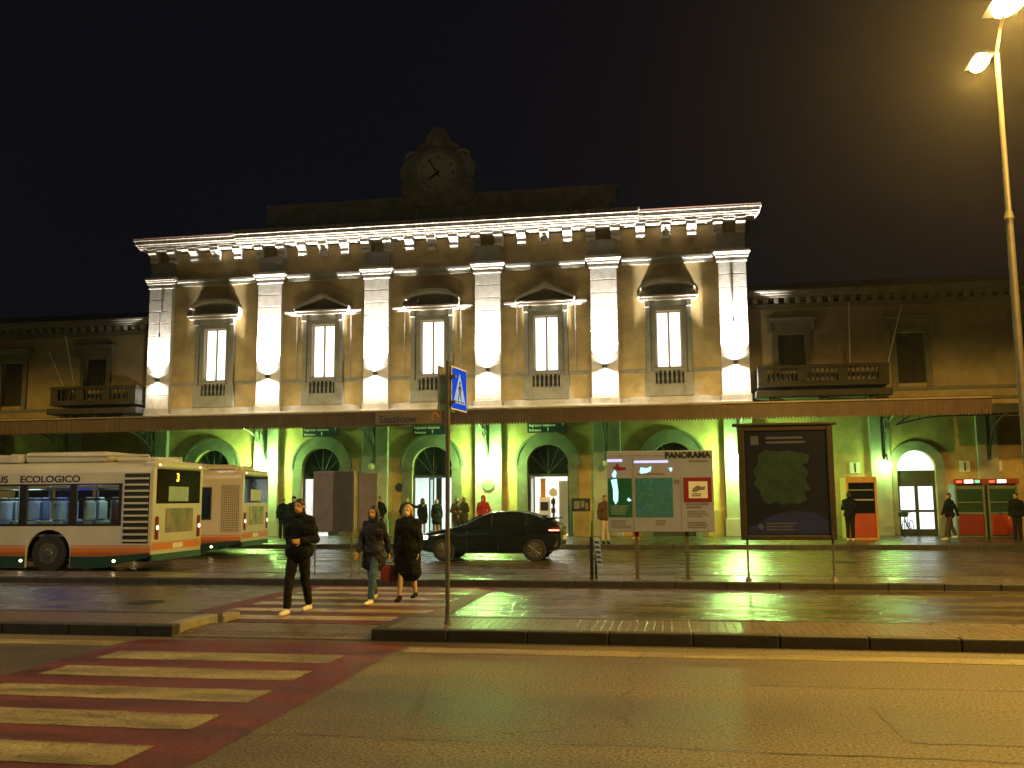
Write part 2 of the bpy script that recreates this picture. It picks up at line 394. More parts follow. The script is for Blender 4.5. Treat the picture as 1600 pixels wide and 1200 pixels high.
def arch_pts(cx, hw, zs, n=16, rv=None):
    rv = rv or hw
    return [(cx + hw * math.cos(PI - PI * i / n), zs + rv * math.sin(PI * i / n)) for i in range(n + 1)]
def arch_wall(mb, x0, x1, z0, z1, cx, hw, zs, yf, yb):
    P = arch_pts(cx, hw, zs)
    mb.box(x0, cx - hw, yf, yb, z0, z1); mb.box(cx + hw, x1, yf, yb, z0, z1)
    for (xa, za), (xb, zb) in zip(P[:-1], P[1:]):
        mb.add([(xa, yf, za), (xb, yf, zb), (xb, yf, z1), (xa, yf, z1), (xa, yb, za), (xb, yb, zb), (xb, yb, z1), (xa, yb, z1)],
               [(0, 1, 2, 3), (4, 7, 6, 5), (0, 4, 5, 1)])
def rect_wall(mb, x0, x1, z0, z1, holes, yf, yb):
    """wall with rectangular holes (hx0,hx1,hz0,hz1) left to right"""
    x = x0
    for a, b, c, d in holes:
        mb.box(x, a, yf, yb, z0, z1)
        if c > z0: mb.box(a, b, yf, yb, z0, c)
        mb.box(a, b, yf, yb, d, z1); x = b
    mb.box(x, x1, yf, yb, z0, z1)

WX0, WX1 = PX[0] - .6, PX[5] + .6
# ground floor wall with five arches, upper wall with five windows
edges = [WX0, *[(BX[i] + BX[i + 1]) / 2 for i in range(4)], WX1]
edges[1], edges[2], edges[3], edges[4] = PX[1], PX[2], PX[3], PX[4]
mb = mbB()
for i in range(5): arch_wall(mb, edges[i], edges[i + 1], 0.1, 5.9, BX[i], .93, 3.27, YW, YB)
mb.build('ground_floor_wall', M['ochre'], B)
mb = mbB(); rect_wall(mb, WX0, WX1, 5.9, 13.9, [(x - .56, x + .56, 7.5, 10.05) for x in BX], YW, YB)
mb.build('upper_wall', M['ochre'], B)
mb = mbB(); mb.box(WX0, WX0 + .4, YB, 58, 0, 13.9); mb.box(WX1 - .4, WX1, YB, 58, 0, 13.9); mb.box(WX0, WX1, 58, 58.4, 0, 13.9)
mb.box(WX0 + .4, WX1 - .4, 46.5, 46.7, 0, 13.9); mb.box(WX0 + .4, WX1 - .4, YB, 46.5, 5.6, 5.85)
mb.build('rear_wall', M['ochre'], B)
# dado along the ground floor wall
M['dado'] = mat('ochre_dado', (.36, .24, .08), .8, .35, 1.5, .2, 40)
for i in range(5):
    for a, b in ((edges[i] + .61 if i else WX0 + 1.21, BX[i] - 1.44), (BX[i] + 1.44, edges[i + 1] - (.61 if i < 4 else 1.21))):
        mbB().bbox(a, b, YW - .06, YW - .003, .15, 1.25, .012).build('dado', M['dado'], B)
# arch surrounds
for i in range(5):
    P = arch_pts(BX[i], .93, 3.27, 20); Q = arch_pts(BX[i], 1.38, 3.27, 20)
    mb = mbB(); yf = YW - .09
    for (a, c), (a2, c2), (b, d), (b2, d2) in zip(P[:-1], P[1:], Q[:-1], Q[1:]):
        mb.add([(a, yf, c), (a2, yf, c2), (b2, yf, d2), (b, yf, d), (a, YW + .04, c), (a2, YW + .04, c2), (b2, YW - .002, d2), (b, YW - .002, d)],
               [(0, 1, 2, 3), (0, 4, 5, 1), (3, 2, 6, 7)])
    for s in (-1, 1):
        xa, xb = sorted((BX[i] + s * .93, BX[i] + s * 1.38))
        mb.box(xa, xb, yf, YW - .002, .15, 3.13)
        mb.box(xa - .03, xb + .03, yf - .04, YW - .002, 3.13, 3.27)
    Q2 = arch_pts(BX[i], 1.5, 3.27, 20)
    for (a, c), (a2, c2), (b, d), (b2, d2) in zip(Q[:-1], Q[1:], Q2[:-1], Q2[1:]):
        y3 = yf - .035
        mb.add([(a, y3, c), (a2, y3, c2), (b2, y3, d2), (b, y3, d), (b2, YW, d2), (b, YW, d), (a, yf, c), (a2, yf, c2)], [(0, 1, 2, 3), (3, 2, 4, 5), (0, 1, 7, 6)])
    mb.build('arch_surround', M['arch'], B)
# pilasters: coursed shafts with capitals
for k, x in enumerate(PX):
    w = .6
    mb = mbB(); z = 6.24
    while z < 12.1:
        z2 = min(z + .59, 12.12)
        mb.bbox(x - w, x + w, YP, YW - .002, z + .011, z2 - .011, .014); z = z2
    mb.box(x - w + .02, x + w - .02, YP + .03, YW - .002, 6.22, 12.14)
    p = mb.build('pilaster', M['stone_light'], B)
    mb = mbB()
    for j, (d, za, zb) in enumerate(((.05, 12.1, 12.2), (.03, 12.2, 12.3), (.1, 12.3, 12.42), (.15, 12.42, 12.5), (.19, 12.5, 12.64))):
        mb.bbox(x - w - d, x + w + d, YP - d, YW - .002, za, zb, .012)
    mb.build('capital', M['stone_light'], p)
    mb = mbB(); mb.bbox(x - w - .05, x + w + .05, YP - .05, YW - .002, 5.95, 6.22, .012); mb.build('base', M['stone'], p)
    mb = mbB(); mb.box(x - w, x + w, YP + .04, YW - .002, 12.64, 13.42); mb.build('frieze_block', M['trim'], p)
    # ground floor pilaster
    mb = mbB(); mb.bbox(x - w, x + w, YP, YW - .002, .9, 5.78, .012); mb.bbox(x - w - .06, x + w + .06, YP - .06, YW - .002, .15, .9, .02)
    mb.build('lower_pilaster', mat('grey_render_%d' % k, (.36, .36, .33), .8, .25, 1.5, .2, 40) if k == 0 else bpy.data.materials['grey_render_0'], B)
    # up and down floodlight
    mb = mbB(); mb.cone((x, YP - .15, 7.55), (x, YP - .15, 7.67), .07, .07, 14); mb.box(x - .04, x + .04, YP - .13, YP - .03, 7.58, 7.64)
    mb.box(x - .1, x + .1, YP - .03, YP - .002, 7.54, 7.68)
    fl = mb.build('floodlight', M['iron'], B)
# plinth ledge and string courses between the pilasters
mb = mbB(); mb.bbox(WX0 - .05, WX1 + .05, YP - .12, YW - .002, 5.8, 5.94, .02)
for a, b in zip(PX[:-1], PX[1:]): mb.bbox(a + .66, b - .66, YW - .1, YW - .003, 5.942, 6.22, .015)
mb.build('ledge', M['stone'], B)
for i, (a, b) in enumerate(zip(PX[:-1], PX[1:])):
    for p, q in ((a + .61, BX[i] - 1.02), (BX[i] + 1.02, b - .61)): mbB().bbox(p, q, YW - .05, YW - .003, 7.3, 7.46, .01).build('string_course', M['trim'], B)
# architrave band, frieze
for i, (a, b) in enumerate(zip(PX[:-1], PX[1:])):
    mb = mbB(); mb.bbox(a + .8, b - .8, YW - .1, YW - .003, 12.2, 12.4, .01); mb.bbox(a + .8, b - .8, YW - .16, YW - .003, 12.398, 12.52, .01)
    mb.build('architrave', M['trim'], B)
# little lit ledges beside each capital
for i, (a, b) in enumerate(zip(PX[:-1], PX[1:])):
    for p, q in ((a + .84, a + 2.0), (b - 2.0, b - .84)):
        mbB().bbox(p, q, YW - .26, YW - .165, 12.36, 12.5, .012).build('ledge_moulding', M['stone_light'], B)
# brackets under the eaves
bxs = [PX[0] - .42]
for a, b in zip(PX[:-1], PX[1:]): bxs += [a + (k + .5) / 5 * (b - a) for k in range(5)]
bxs.append(PX[5] + .42)
prof = [(0, 13.36), (-.14, 13.36), (-.24, 13.42), (-.27, 13.52), (-.24, 13.6), (-.3, 13.7), (-.44, 13.76), (-.52, 13.84), (-.52, 14.0), (0, 14.0)]
b0 = None
for x in bxs:
    if b0 is None:
        m_ = MB((x, YW, 0)); m_.prism([(YW + u, v) for u, v in prof], 'x', x - .2, x + .2)
        m_.box(x - .23, x + .23, YW - .56, YW, 14.0, 14.06)
        b0 = m_.build('bracket', M['stone_light'], B); b0.location = (x - XC, 0, 0)
    else:
        c = b0.copy(); COL.objects.link(c); c.parent = B; c.location = (x - XC, 0, 0)
for i, (a, b) in enumerate(zip(bxs[:-1], bxs[1:])):
    if (b - a) > .5: mbB().bbox(a + .24, b - .24, YW - .5, YW - .003, 13.93, 14.058, .03).build('eaves_soffit', M['stone_light'], B)
# cornice: three stretches, the middle one breaks forward
def cornice(mb, x0, x1, dy, dz, endl, endr):
    for d, za, zb in ((.52, 14.062, 14.15), (.58, 14.15, 14.24), (.66, 14.24, 14.36), (.62, 14.36, 14.42), (.72, 14.42, 14.5)):
        mb.bbox(x0 - (d if endl else 0), x1 + (d if endr else 0), YW - d - dy, YW + .3, za + dz, zb + dz, .014)
mb = mbB(); cornice(mb, WX0, XC - 9.6, 0, 0, True, False); mb.build('cornice', M['stone_streak'], B)
mb = mbB(); cornice(mb, XC + 9.6, WX1, 0, 0, False, True); mb.build('cornice', M['stone_streak'], B)
mb = mbB(); cornice(mb, XC - 9.59, XC + 9.59, .16, .004, False, False); mb.bbox(XC - 9.65, XC + 9.65, YW - .85, YW + .3, 14.51, 14.66, .02)
mb.build('cornice', M['stone_streak'], B)
for (a, b) in ((WX0, XC - 9.66), (XC + 9.66, WX1)): mb = mbB(); mb.bbox(a - .7 if a == WX0 else a, b + .7 if b == WX1 else b, YW - .8, YW + .3, 14.505, 14.56, .015); mb.build('gutter', M['canopy'], B)
# hipped roof, attic parapet
mb = mbB(); x0, x1, y0, y1 = WX0 - .5, WX1 + .5, YW + .1, 58.6
mb.add([(x0, y0, 14.5), (x1, y0, 14.5), (x1, y1, 14.5), (x0, y1, 14.5), (x0 + 7, 49.8, 16.6), (x1 - 7, 49.8, 16.6)], [(0, 1, 5, 4), (1, 2, 5), (2, 3, 4, 5), (3, 0, 4), (0, 3, 2, 1)])
mb.build('roof', M['roof'], B)
mb = mbB(); mb.box(XC - 8.3, XC + 8.5, YW + .35, YW + .8, 14.55, 16.0); mb.bbox(XC - 8.45, XC + 8.65, YW + .27, YW + .88, 16.0, 16.15, .02)
for k in (-8.1, -5.2, -2.6, 2.6, 5.4, 8.2): mb.bbox(XC + k - .35, XC + k + .35, YW + .25, YW + .35, 14.6, 16.0, .015)
mb.build('attic_parapet', M['grey_stone'], B)
# clock in a scrolled stone surround
CZ = 17.12; CX = XC + .18
half = [(.0, 15.6), (1.3, 15.6), (1.78, 15.9), (1.72, 16.4), (1.5, 16.65), (1.78, 16.95), (1.86, 17.4), (1.6, 17.9), (1.25, 18.1), (1.05, 18.5), (.6, 18.75), (.45, 19.15), (.2, 19.42), (0, 19.5)]
outl = [(CX + a, z) for a, z in half[1:-1]] + [(CX, 19.5)] + [(CX - a, z) for a, z in half[1:-1][::-1]]
mb = mbB(); mb.prism(outl, 'y', YW + .1, YW + .5)
ck = mb.build('clock', M['grey_stone'], B)
mb = mbB(); N_ = 32
for (r0, r1, ya, yb) in ((1.22, .98, YW - .06, YW + .1), (1.32, 1.2, YW + .0, YW + .1)):
    vs = []; fs = []
    for i in range(N_):
        t = 2 * PI * i / N_; c, s_ = math.cos(t), math.sin(t)
        vs += [(CX + r0 * c, yb, CZ + r0 * s_), (CX + r0 * c, ya, CZ + r0 * s_), (CX + r1 * c, ya, CZ + r1 * s_), (CX + r1 * c, yb, CZ + r1 * s_)]
    for i in range(N_):
        a = 4 * i; b = 4 * ((i + 1) % N_)
        for k in range(3): fs.append((a + k, b + k, b + k + 1, a + k + 1))
    mb.add(vs, fs)
for s in (-1, 1):
    pts = [Vector((CX + s * (1.45 + .28 * math.cos(t)), YW + .06, 16.5 + .28 * math.sin(t) + .0)) for t in [i * .5 for i in range(13)]]
    mb.tube(pts, .09, 8)
    pts = [Vector((CX + s * (1.2 + .35 * math.cos(t)), YW + .06, 17.95 + .3 * math.sin(t))) for t in [i * .4 - .6 for i in range(9)]]
    mb.tube(pts, .08, 8)
mb.ell((CX, YW + .08, 18.85), .3, .12, .42)
mb.build('dial_frame', M['grey_stone'], ck)
mb = mbB(); mb.cone((CX, YW + .02, CZ), (CX, YW + .1, CZ), .99, .99, 40); mb.build('dial', mat('white_enamel', (.62, .66, .66), .35, .1, 3), ck)
mb = mbB()
def hand(mb, ang, ln, w, tail):
    d = Vector((math.sin(ang), 0, math.cos(ang))); n = Vector((math.cos(ang), 0, -math.sin(ang))); c = Vector((CX, YW - .01, CZ))
    pts = [c - d * tail - n * w, c - d * tail + n * w, c + d * ln * .8 + n * w * .8, c + d * ln, c + d * ln * .8 - n * w * .8]
    mb.add(pts + [p + Vector((0, .015, 0)) for p in pts], [(0, 1, 2, 3, 4), (9, 8, 7, 6, 5)] + [(i, (i + 1) % 5, 5 + (i + 1) % 5, 5 + i) for i in range(5)])
hand(mb, R(237), .56, .05, .14); mb.build('hand', M['black'], ck)
mb = mbB(); hand(mb, R(330), .84, .035, .2); mb.build('hand', M['black'], ck)
rom = ['XII', 'I', 'II', 'III', 'IV', 'V', 'VI', 'VII', 'VIII', 'IX', 'X', 'XI']
mb = mbB()
for k, s_ in enumerate(rom):
    t = text_mesh('tmp', s_, .24, M['black'], None, (0, 0, 0), .004, align='CENTER')
    a = R(30 * k); T = Matrix.Translation((CX, YW + .014, CZ)) @ Matrix.Rotation(a, 4, 'Y') @ Matrix.Translation((0, 0, .69))
    mb.add([T @ v.co for v in t.data.vertices], [list(p.vertices) for p in t.data.polygons]); bpy.data.objects.remove(t)
mb.build('numerals', M['black'], ck)

# windows of the upper floor
def baluster_row(mb, x0, x1, y, z0, z1, n, r=.05):
    h = z1 - z0
    for i in range(n):
        x = x0 + (i + .5) * (x1 - x0) / n
        mb.lathe((x, y, z0), [(r, 0), (r, h * .08), (r * .5, h * .14), (r * .95, h * .35), (r * .5, h * .7), (r * .5, h * .85), (r, h * .92), (r, h)], 8)
for i, x in enumerate(BX):
    mb = mbB()
    # moulded stone surround
    for s in (-1, 1):
        mb.bbox(*sorted((x + s * .56, x + s * .78)), YW - .1, YW - .003, 7.3, 10.27, .012)
        mb.bbox(*sorted((x + s * .8, x + s * 1.0)), YW - .17, YW - .003, 7.3, 10.2, .012)
        mb.bbox(*sorted((x + s * .78, x + s * 1.03)), YW - .3, YW - .003, 10.2, 10.5, .03)
    mb.bbox(x - .56, x + .56, YW - .1, YW - .003, 10.05, 10.27, .012)
    mb.bbox(x - .77, x + .77, YW - .14, YW - .003, 10.272, 10.5, .012)
    for s in (-1, 1): mb.bbox(*sorted((x + s * .62, x + s * 1.04)), YW - .16, YW - .003, 6.24, 7.29, .012)
    mb.bbox(x - .62, x + .62, YW - .16, YW - .003, 6.24, 6.78, .012)
    mb.bbox(x - .66, x + .66, YW - .2, YB, 7.36, 7.5, .01)
    w = mb.build('window', M['trim'], B)
    # head
    mb = mbB(); hw = 1.24
    mb.bbox(x - hw - .02, x + hw + .02, YW - .38, YW - .003, 10.5, 10.62, .012); mb.bbox(x - hw - .08, x + hw + .08, YW - .46, YW - .003, 10.62, 10.72, .012)
    tri = i in (1, 3)
    if tri:
        for s in (-1, 1):
            mb.prism([(x + s * 1.34, 10.722), (x + s * 1.34, 10.84), (x, 11.5), (x, 11.34)], 'y', YW - .46, YW - .003)
    else:
        Rr = 1.36; A = [(x + 1.34 * math.cos(PI - PI * k / 16), 10.722 + .6 * math.sin(PI * k / 16) ** .9) for k in range(17)]
        for (a, c), (a2, c2) in zip(A[:-1], A[1:]):
            mb.add([(a, YW - .46, c), (a2, YW - .46, c2), (a2, YW - .46, c2 + .15), (a, YW - .46, c + .15), (a, YW, c), (a2, YW, c2), (a2, YW, c2 + .15), (a, YW, c + .15)],
                   [(0, 1, 2, 3), (0, 4, 5, 1), (3, 2, 6, 7)])
    if i in (1, 2, 3):
        for s in (-1, 1):
            mb.bbox(*sorted((x + s * 1.33, x + s * 1.95)), YW - .2, YW - .003, 10.6, 10.71, .012); mb.bbox(*sorted((x + s * 1.33, x + s * 1.85)), YW - .13, YW - .003, 10.5, 10.6, .012)
            mb.bbox(*sorted((x + s * 1.3, x + s * 1.36)), YW - .05, YW - .003, 7.47, 10.49, .008)
    mb.build('pediment', M['stone'], w)
    mb = mbB()
    A = [(x - 1.1, 10.7), (x + 1.1, 10.7), (x, 11.35)] if tri else [(x + 1.2 * math.cos(PI * k / 12), 10.7 + .62 * math.sin(PI * k / 12)) for k in range(13)]
    mb.prism(A, 'y', YW - .08, YW - .003); mb.build('tympanum', M['trim'], w)
    # balusters before a flat dark panel that paints the shade between them
    mb = mbB(); mb.box(x - .62, x + .62, YW - .03, YW - .004, 6.78, 7.36); mb.build('gap_shade_panel', M['gap_shade'], w)
    mb = mbB(); baluster_row(mb, x - .6, x + .6, YW - .09, 6.8, 7.34, 6, .055); mb.build('balustrade', M['trim'], w)
    # casements
    mb = mbB()
    for a, b in ((x - .56, x - .5), (x - .045, x + .045), (x + .5, x + .56)): mb.box(a, b, YW + .13, YW + .22, 7.502, 10.048)
    for a, b in ((x - .5, x - .045), (x + .045, x + .5)):
        mb.box(a, b, YW + .13, YW + .2, 7.502, 7.57); mb.box(a, b, YW + .13, YW + .2, 9.99, 10.048)
    mb.build('frame', mat('white_joinery', (.5, .48, .44), .6, .1, 4) if i == 0 else bpy.data.materials['white_joinery'], w)
    mb = mbB(); mb.box(x - .5, x + .5, YW + .16, YW + .17, 7.56, 9.995); mb.build('pane', M['win_lit'], w)

# door openings: dark lunettes, frames, glazed leaves, lit halls behind
hall_lit = {1: (1.0, .97, .93), 2: (.82, 1.0, .97), 3: (1.0, .96, .86)}
for i, x in enumerate(BX):
    lit = i in hall_lit
    mb = mbB(); P = arch_pts(x, .93, 3.27, 18)
    mb.prism([(x - .925, 2.9), (x + .925, 2.9)] + [(a, c) for a, c in P[::-1]], 'y', YW + .24, YW + .26)
    dr = mb.build('door', M['glass_dark'], B)
    mb = mbB()
    mb.box(x - .93, x + .93, YW + .16, YW + .3, 2.78, 2.9)
    for a, b in ((x - .93, x - .86), (x + .86, x + .93)): mb.box(a, b, YW + .16, YW + .3, .15, 2.78)
    for k in range(1, 6):
        t = PI * k / 6; mb.cone((x, YW + .22, 2.9), (x + .92 * math.cos(t), YW + .22, 3.27 + .92 * math.sin(t)), .018, .018, 6)
    mb.build('frame', M['iron'], dr)
    if lit:
        # one leaf ajar, one slid aside
        xa, xb = {1: (x + .3, x + .86), 2: (x - .2, x + .05), 3: (x - .86, x - .62)}[i]
        mb = mbB()
        for a, b in ((xa, xa + .06), (xb - .06, xb)): mb.box(a, b, YW + .2, YW + .25, .16, 2.77)
        mb.box(xa + .06, xb - .06, YW + .2, YW + .25, .16, .4); mb.box(xa + .06, xb - .06, YW + .2, YW + .25, 2.7, 2.77)
        mb.build('leaf', M['iron'], dr)
        mb = mbB(); mb.box(xa + .06, xb - .06, YW + .22, YW + .228, .4, 2.7); mb.build('leaf_glass', M['glass_clear'], dr)
        # the hall
        mb = mbB(); d = 4.2
        mb.box(x - 1.9, x + 1.9, YB + d, YB + d + .05, .1, 3.2); mb.box(x - 1.95, x - 1.9, YB + .01, YB + d, .1, 3.2); mb.box(x + 1.9, x + 1.95, YB + .01, YB + d, .1, 3.2)
        mb.box(x - 1.9, x + 1.9, YB - .4, YB + d, .1, .15); mb.box(x - 1.9, x + 1.9, YB + .01, YB + d, 3.15, 3.2)
        mb.build('hall', M['white_int'], dr)
        mb = mbB(); 
        for yy in (YB + .7, YB + 2.2): mb.box(x - 1.2, x + 1.2, yy, yy + .5, 3.1, 3.14)
        mb.build('ceiling_light', emit('hall_tube_%d' % i, hall_lit[i], 30 if i != 1 else 18), dr)
    else:
        mb = mbB(); mb.box(x - .86, x + .86, YW + .2, YW + .24, .15, 2.78); mb.build('leaf', M['iron'], dr)
# shop fittings seen through the doors
mb = mbB(); x = BX[3]
mb.bbox(x + .38, x + .86, YB + .4, YB + .46, .2, 2.6, .01)
for k in range(22): mb.box(x + .38, x + .86, YB + .37, YB + .4, .25 + k * .107, .32 + k * .107)
mb.build('shutter', M['white_int'], B)
mb = mbB(); x = BX[2]; mb.box(x + .05, x + .3, YB + .1, YB + .2, .15, 2.78); mb.build('hall_partition', M['black'], B)

# ================================================================== WINGS
def wing(label, x0, x1, wins, balcony, doorx, pils):
    YF = 41.6; YK = 42.0
    W = thing('station_wing', label, 'building', ((x0 + x1) / 2, YF, 0)); O = ((x0 + x1) / 2, YF, 0)
    mb = MB(O)
    rect_wall(mb, x0, x1, 5.9, 10.0, [(x - .58, x + .58, z0, z1) for x, z0, z1 in wins], YF, YK)
    mb.build('upper_wall', M['wing'], W)
    mb = MB(O)
    xs = [x0] + ([doorx] if doorx else []) + [x1]
    if doorx:
        mb.box(x0, doorx - 2, YF, YK, .1, 5.9); arch_wall(mb, doorx - 2, doorx + 2, .1, 5.9, doorx, .77, 2.95, YF, YK); mb.box(doorx + 2, x1, YF, YK, .1, 5.9)
    else: mb.box(x0, x1, YF, YK, .1, 5.9)
    mb.build('lower_wall', M['ochre'], W)
    mb = MB(O); mb.box(x0, x1, 46, 46.2, 0, 10); mb.box(x0, x1, YK, 46, 5.6, 5.8); mb.build('rear_wall', M['wing'], W)
    mb = MB(O)
    for d, a, b in ((.1, 10.0, 10.12), (.16, 10.12, 10.22), (.4, 10.46, 10.56), (.5, 10.56, 10.66), (.58, 10.66, 10.76)): mb.bbox(x0, x1, YF - d, YK, a, b, .012)
    mb.build('cornice', M['wing_stone'], W)
    x = x0 + .2; d0 = None
    while x < x1 - .3:
        if d0 is None: d0 = MB((x, YF, 10.2)).bbox(x, x + .2, YF - .36, YF - .003, 10.225, 10.455, .03).build('dentil', M['wing_stone'], W); d = d0
        else: d = d0.copy(); COL.objects.link(d)
        d.location = (x - O[0], 0, 10.2); x += .46
    mb = MB(O); mb.add([(x0, YF - .6, 10.77), (x1, YF - .6, 10.77), (x1, 46.3, 12.2), (x0, 46.3, 12.2), (x0, 52, 10.77), (x1, 52, 10.77)], [(0, 1, 2, 3), (3, 2, 5, 4)])
    mb.build('roof', M['roof'], W)
    mb = MB(O); mb.bbox(x0, x1, YF - .08, YF - .003, 6.28, 6.42, .01); mb.bbox(x0, x1, YF - .1, YF - .003, 5.84, 5.98, .01); mb.build('string_course', M['wing_stone'], W)
    for x, z0, z1 in wins:
        mb = MB(O)
        for s in (-1, 1): mb.bbox(*sorted((x + s * .58, x + s * .82)), YF - .1, YF - .003, z0 - .1 if z0 > 7 else 6.43, z1 + .22, .012)
        mb.bbox(x - .58, x + .58, YF - .1, YF - .003, z1, z1 + .22, .012)
        mb.bbox(x - .86, x + .86, YF - .09, YF - .003, z1 + .22, z1 + .5, .012)
        mb.bbox(x - 1.0, x + 1.0, YF - .3, YF - .003, z1 + .5, z1 + .6, .015); mb.bbox(x - 1.06, x + 1.06, YF - .38, YF - .003, z1 + .6, z1 + .7, .015)
        for s in (-1, 1): mb.bbox(*sorted((x + s * .84, x + s * 1.0)), YF - .24, YF - .003, z1 + .1, z1 + .5, .03)
        w = mb.build('window', M['wing_stone'], W)
        mb = MB(O)
        for a, b in ((x - .58, x - .005), (x + .005, x + .58)):
            z = z0 + .03
            mb.box(a, b, YF + .17, YF + .19, z0, z1)
            while z < z1 - .06:
                mb.box(a + .04, b - .04, YF + .14, YF + .17, z, z + .045); z += .075
        mb.build('shutter', mat('dark_shutter', (.025, .02, .018), .7, .3, 6) if 'dark_shutter' not in bpy.data.materials else bpy.data.materials['dark_shutter'], w)
    if balcony:
        a, b = balcony; yb = 40.35
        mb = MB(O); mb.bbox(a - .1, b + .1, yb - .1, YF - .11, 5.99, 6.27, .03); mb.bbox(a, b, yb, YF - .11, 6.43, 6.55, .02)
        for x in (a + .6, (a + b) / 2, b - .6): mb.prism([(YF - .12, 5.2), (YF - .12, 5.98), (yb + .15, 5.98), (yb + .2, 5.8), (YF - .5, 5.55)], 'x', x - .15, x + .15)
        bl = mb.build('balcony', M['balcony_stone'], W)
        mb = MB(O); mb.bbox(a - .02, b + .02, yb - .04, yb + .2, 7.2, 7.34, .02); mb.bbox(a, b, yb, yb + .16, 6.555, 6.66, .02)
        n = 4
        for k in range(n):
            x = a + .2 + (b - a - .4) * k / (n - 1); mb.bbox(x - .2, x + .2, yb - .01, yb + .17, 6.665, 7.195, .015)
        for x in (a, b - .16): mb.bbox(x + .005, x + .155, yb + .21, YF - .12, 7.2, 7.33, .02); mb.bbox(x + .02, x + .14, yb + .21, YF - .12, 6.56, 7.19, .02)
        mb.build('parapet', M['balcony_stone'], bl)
        for k in range(n - 1):
            mb = MB(O); p = a + .4 + (b - a - .4) * k / (n - 1); q = a + (b - a - .4) * (k + 1) / (n - 1)
            baluster_row(mb, p + .03, q - .03, yb + .08, 6.665, 7.195, max(3, int((q - p) / .2)), .06); mb.build('balusters', M['balcony_stone'], bl)
    for x in pils:
        mb = MB(O); mb.bbox(x - .4, x + .4, YF - .2, YF - .003, .15, 5.8, .015); mb.build('lower_pilaster', bpy.data.materials['grey_render_0'], W)
    if doorx:
        x = doorx; Pp = arch_pts(x, .77, 2.95, 18); Q = arch_pts(x, 1.15, 2.95, 18)
        mb = MB(O)
        for (a, c), (a2, c2), (b, d), (b2, d2) in zip(Pp[:-1], Pp[1:], Q[:-1], Q[1:]):
            yf = YF - .08
            mb.add([(a, yf, c), (a2, yf, c2), (b2, yf, d2), (b, yf, d), (a, YF + .04, c), (a2, YF + .04, c2), (b2, YF, d2), (b, YF, d)], [(0, 1, 2, 3), (0, 4, 5, 1), (3, 2, 6, 7)])
        for s in (-1, 1): mb.box(*sorted((x + s * .77, x + s * 1.15)), YF - .08, YF - .002, .15, 2.95)
        mb.build('arch_surround', M['trim'], W)
        mb = MB(O)
        mb.box(x - .77, x + .77, YF + .14, YF + .24, 2.42, 2.86)
        for a, b in ((x - .77, x - .66), (x - .07, x + .07), (x + .66, x + .77)): mb.box(a, b, YF + .14, YF + .24, .15, 2.42)
        for a, b in ((x - .66, x - .07), (x + .07, x + .66)):
            for c, d in ((.15, .42), (1.12, 1.22), (2.2, 2.42)): mb.box(a, b, YF + .15, YF + .23, c, d)
        dr = mb.build('door', M['iron'], W)
        mb = MB(O); mb.prism([(x - .765, 2.87), (x + .765, 2.87)] + [(a, c) for a, c in Pp[::-1]], 'y', YF + .2, YF + .22)
        mb.build('fanlight', emit('lit_fanlight', (.85, 1, .8), 1.6), dr)
        mb = MB(O); mb.box(x - .66, x + .66, YF + .19, YF + .2, .42, 2.2); mb.build('pane', emit('lit_door_glass', (.93, 1, .95), 1.6), dr)
    return W
wing('dim two-storey wing beyond the floodlit block, its lit arched door beside the orange machines', 3.53, 32,
     [(5.35, 7.25, 8.87), (10.25, 6.58, 8.78), (15.2, 6.58, 8.78), (20.1, 6.58, 8.78)], (3.75, 9.05), 10.17, (8.75, 13.0, 17.2))
wing('dim two-storey wing with shuttered windows rising behind the parked buses', -58, -24.97,
     [(-37.3, 6.6, 8.8), (-32.65, 6.6, 8.8), (-28.05, 7.3, 8.85)], (-29.6, -25.1), None, (-28.9, -33.5, -38))

# ================================================================== CANOPY
YF_ = 36.6
CN = thing('entrance_canopy', 'long rust-brown metal canopy with a fringed valance sheltering the station entrances', 'canopy', (-15, YF_, 4.7)); CO = (-15, YF_, 4.7)
CX0, CX1 = -58, 11.75
mb = MB(CO)
mb.add([(CX0, YF_, 5.36), (CX1, YF_, 5.36), (CX1, YP - .13, 5.76), (CX0, YP - .13, 5.76), (CX0, YF_, 5.3), (CX1, YF_, 5.3), (CX1, YP - .13, 5.68), (CX0, YP - .13, 5.68)],
       [(0, 1, 2, 3), (4, 7, 6, 5), (0, 4, 5, 1), (1, 5, 6, 2), (2, 6, 7, 3), (3, 7, 4, 0)])
mb.build('roof_deck', mat('canopy_underside', (.2, .2, .15), .7, .3, 2), CN)
mb = MB(CO); x = CX0
while x < CX1 - .05:
    mb.prism([(x + .004, 5.33), (x + .116, 5.33), (x + .116, 4.83), (x + .085, 4.78), (x + .06, 4.75), (x + .035, 4.78), (x + .004, 4.83)], 'y', YF_ - .035 + (.008 if int(x * 8) % 2 else 0), YF_ - .012)
    x += .12
mb.box(CX0, CX1, YF_ - .011, YF_ + .0, 4.86, 5.36)
mb.build('valance', M['canopy'], CN)
mb = MB(CO); mb.bbox(CX0, CX1, YF_ - .1, YF_ + .02, 5.365, 5.43, .015); mb.build('gutter', M['canopy_edge'], CN)
mb = MB(CO)
for y in (37.6, 38.7, 39.8): mb.box(CX0, CX1, y - .04, y + .04, 5.22 + (y - YF_) * .08, 5.3 + (y - YF_) * .085)
mb.build('purlin', M['iron'], CN)
br0 = None
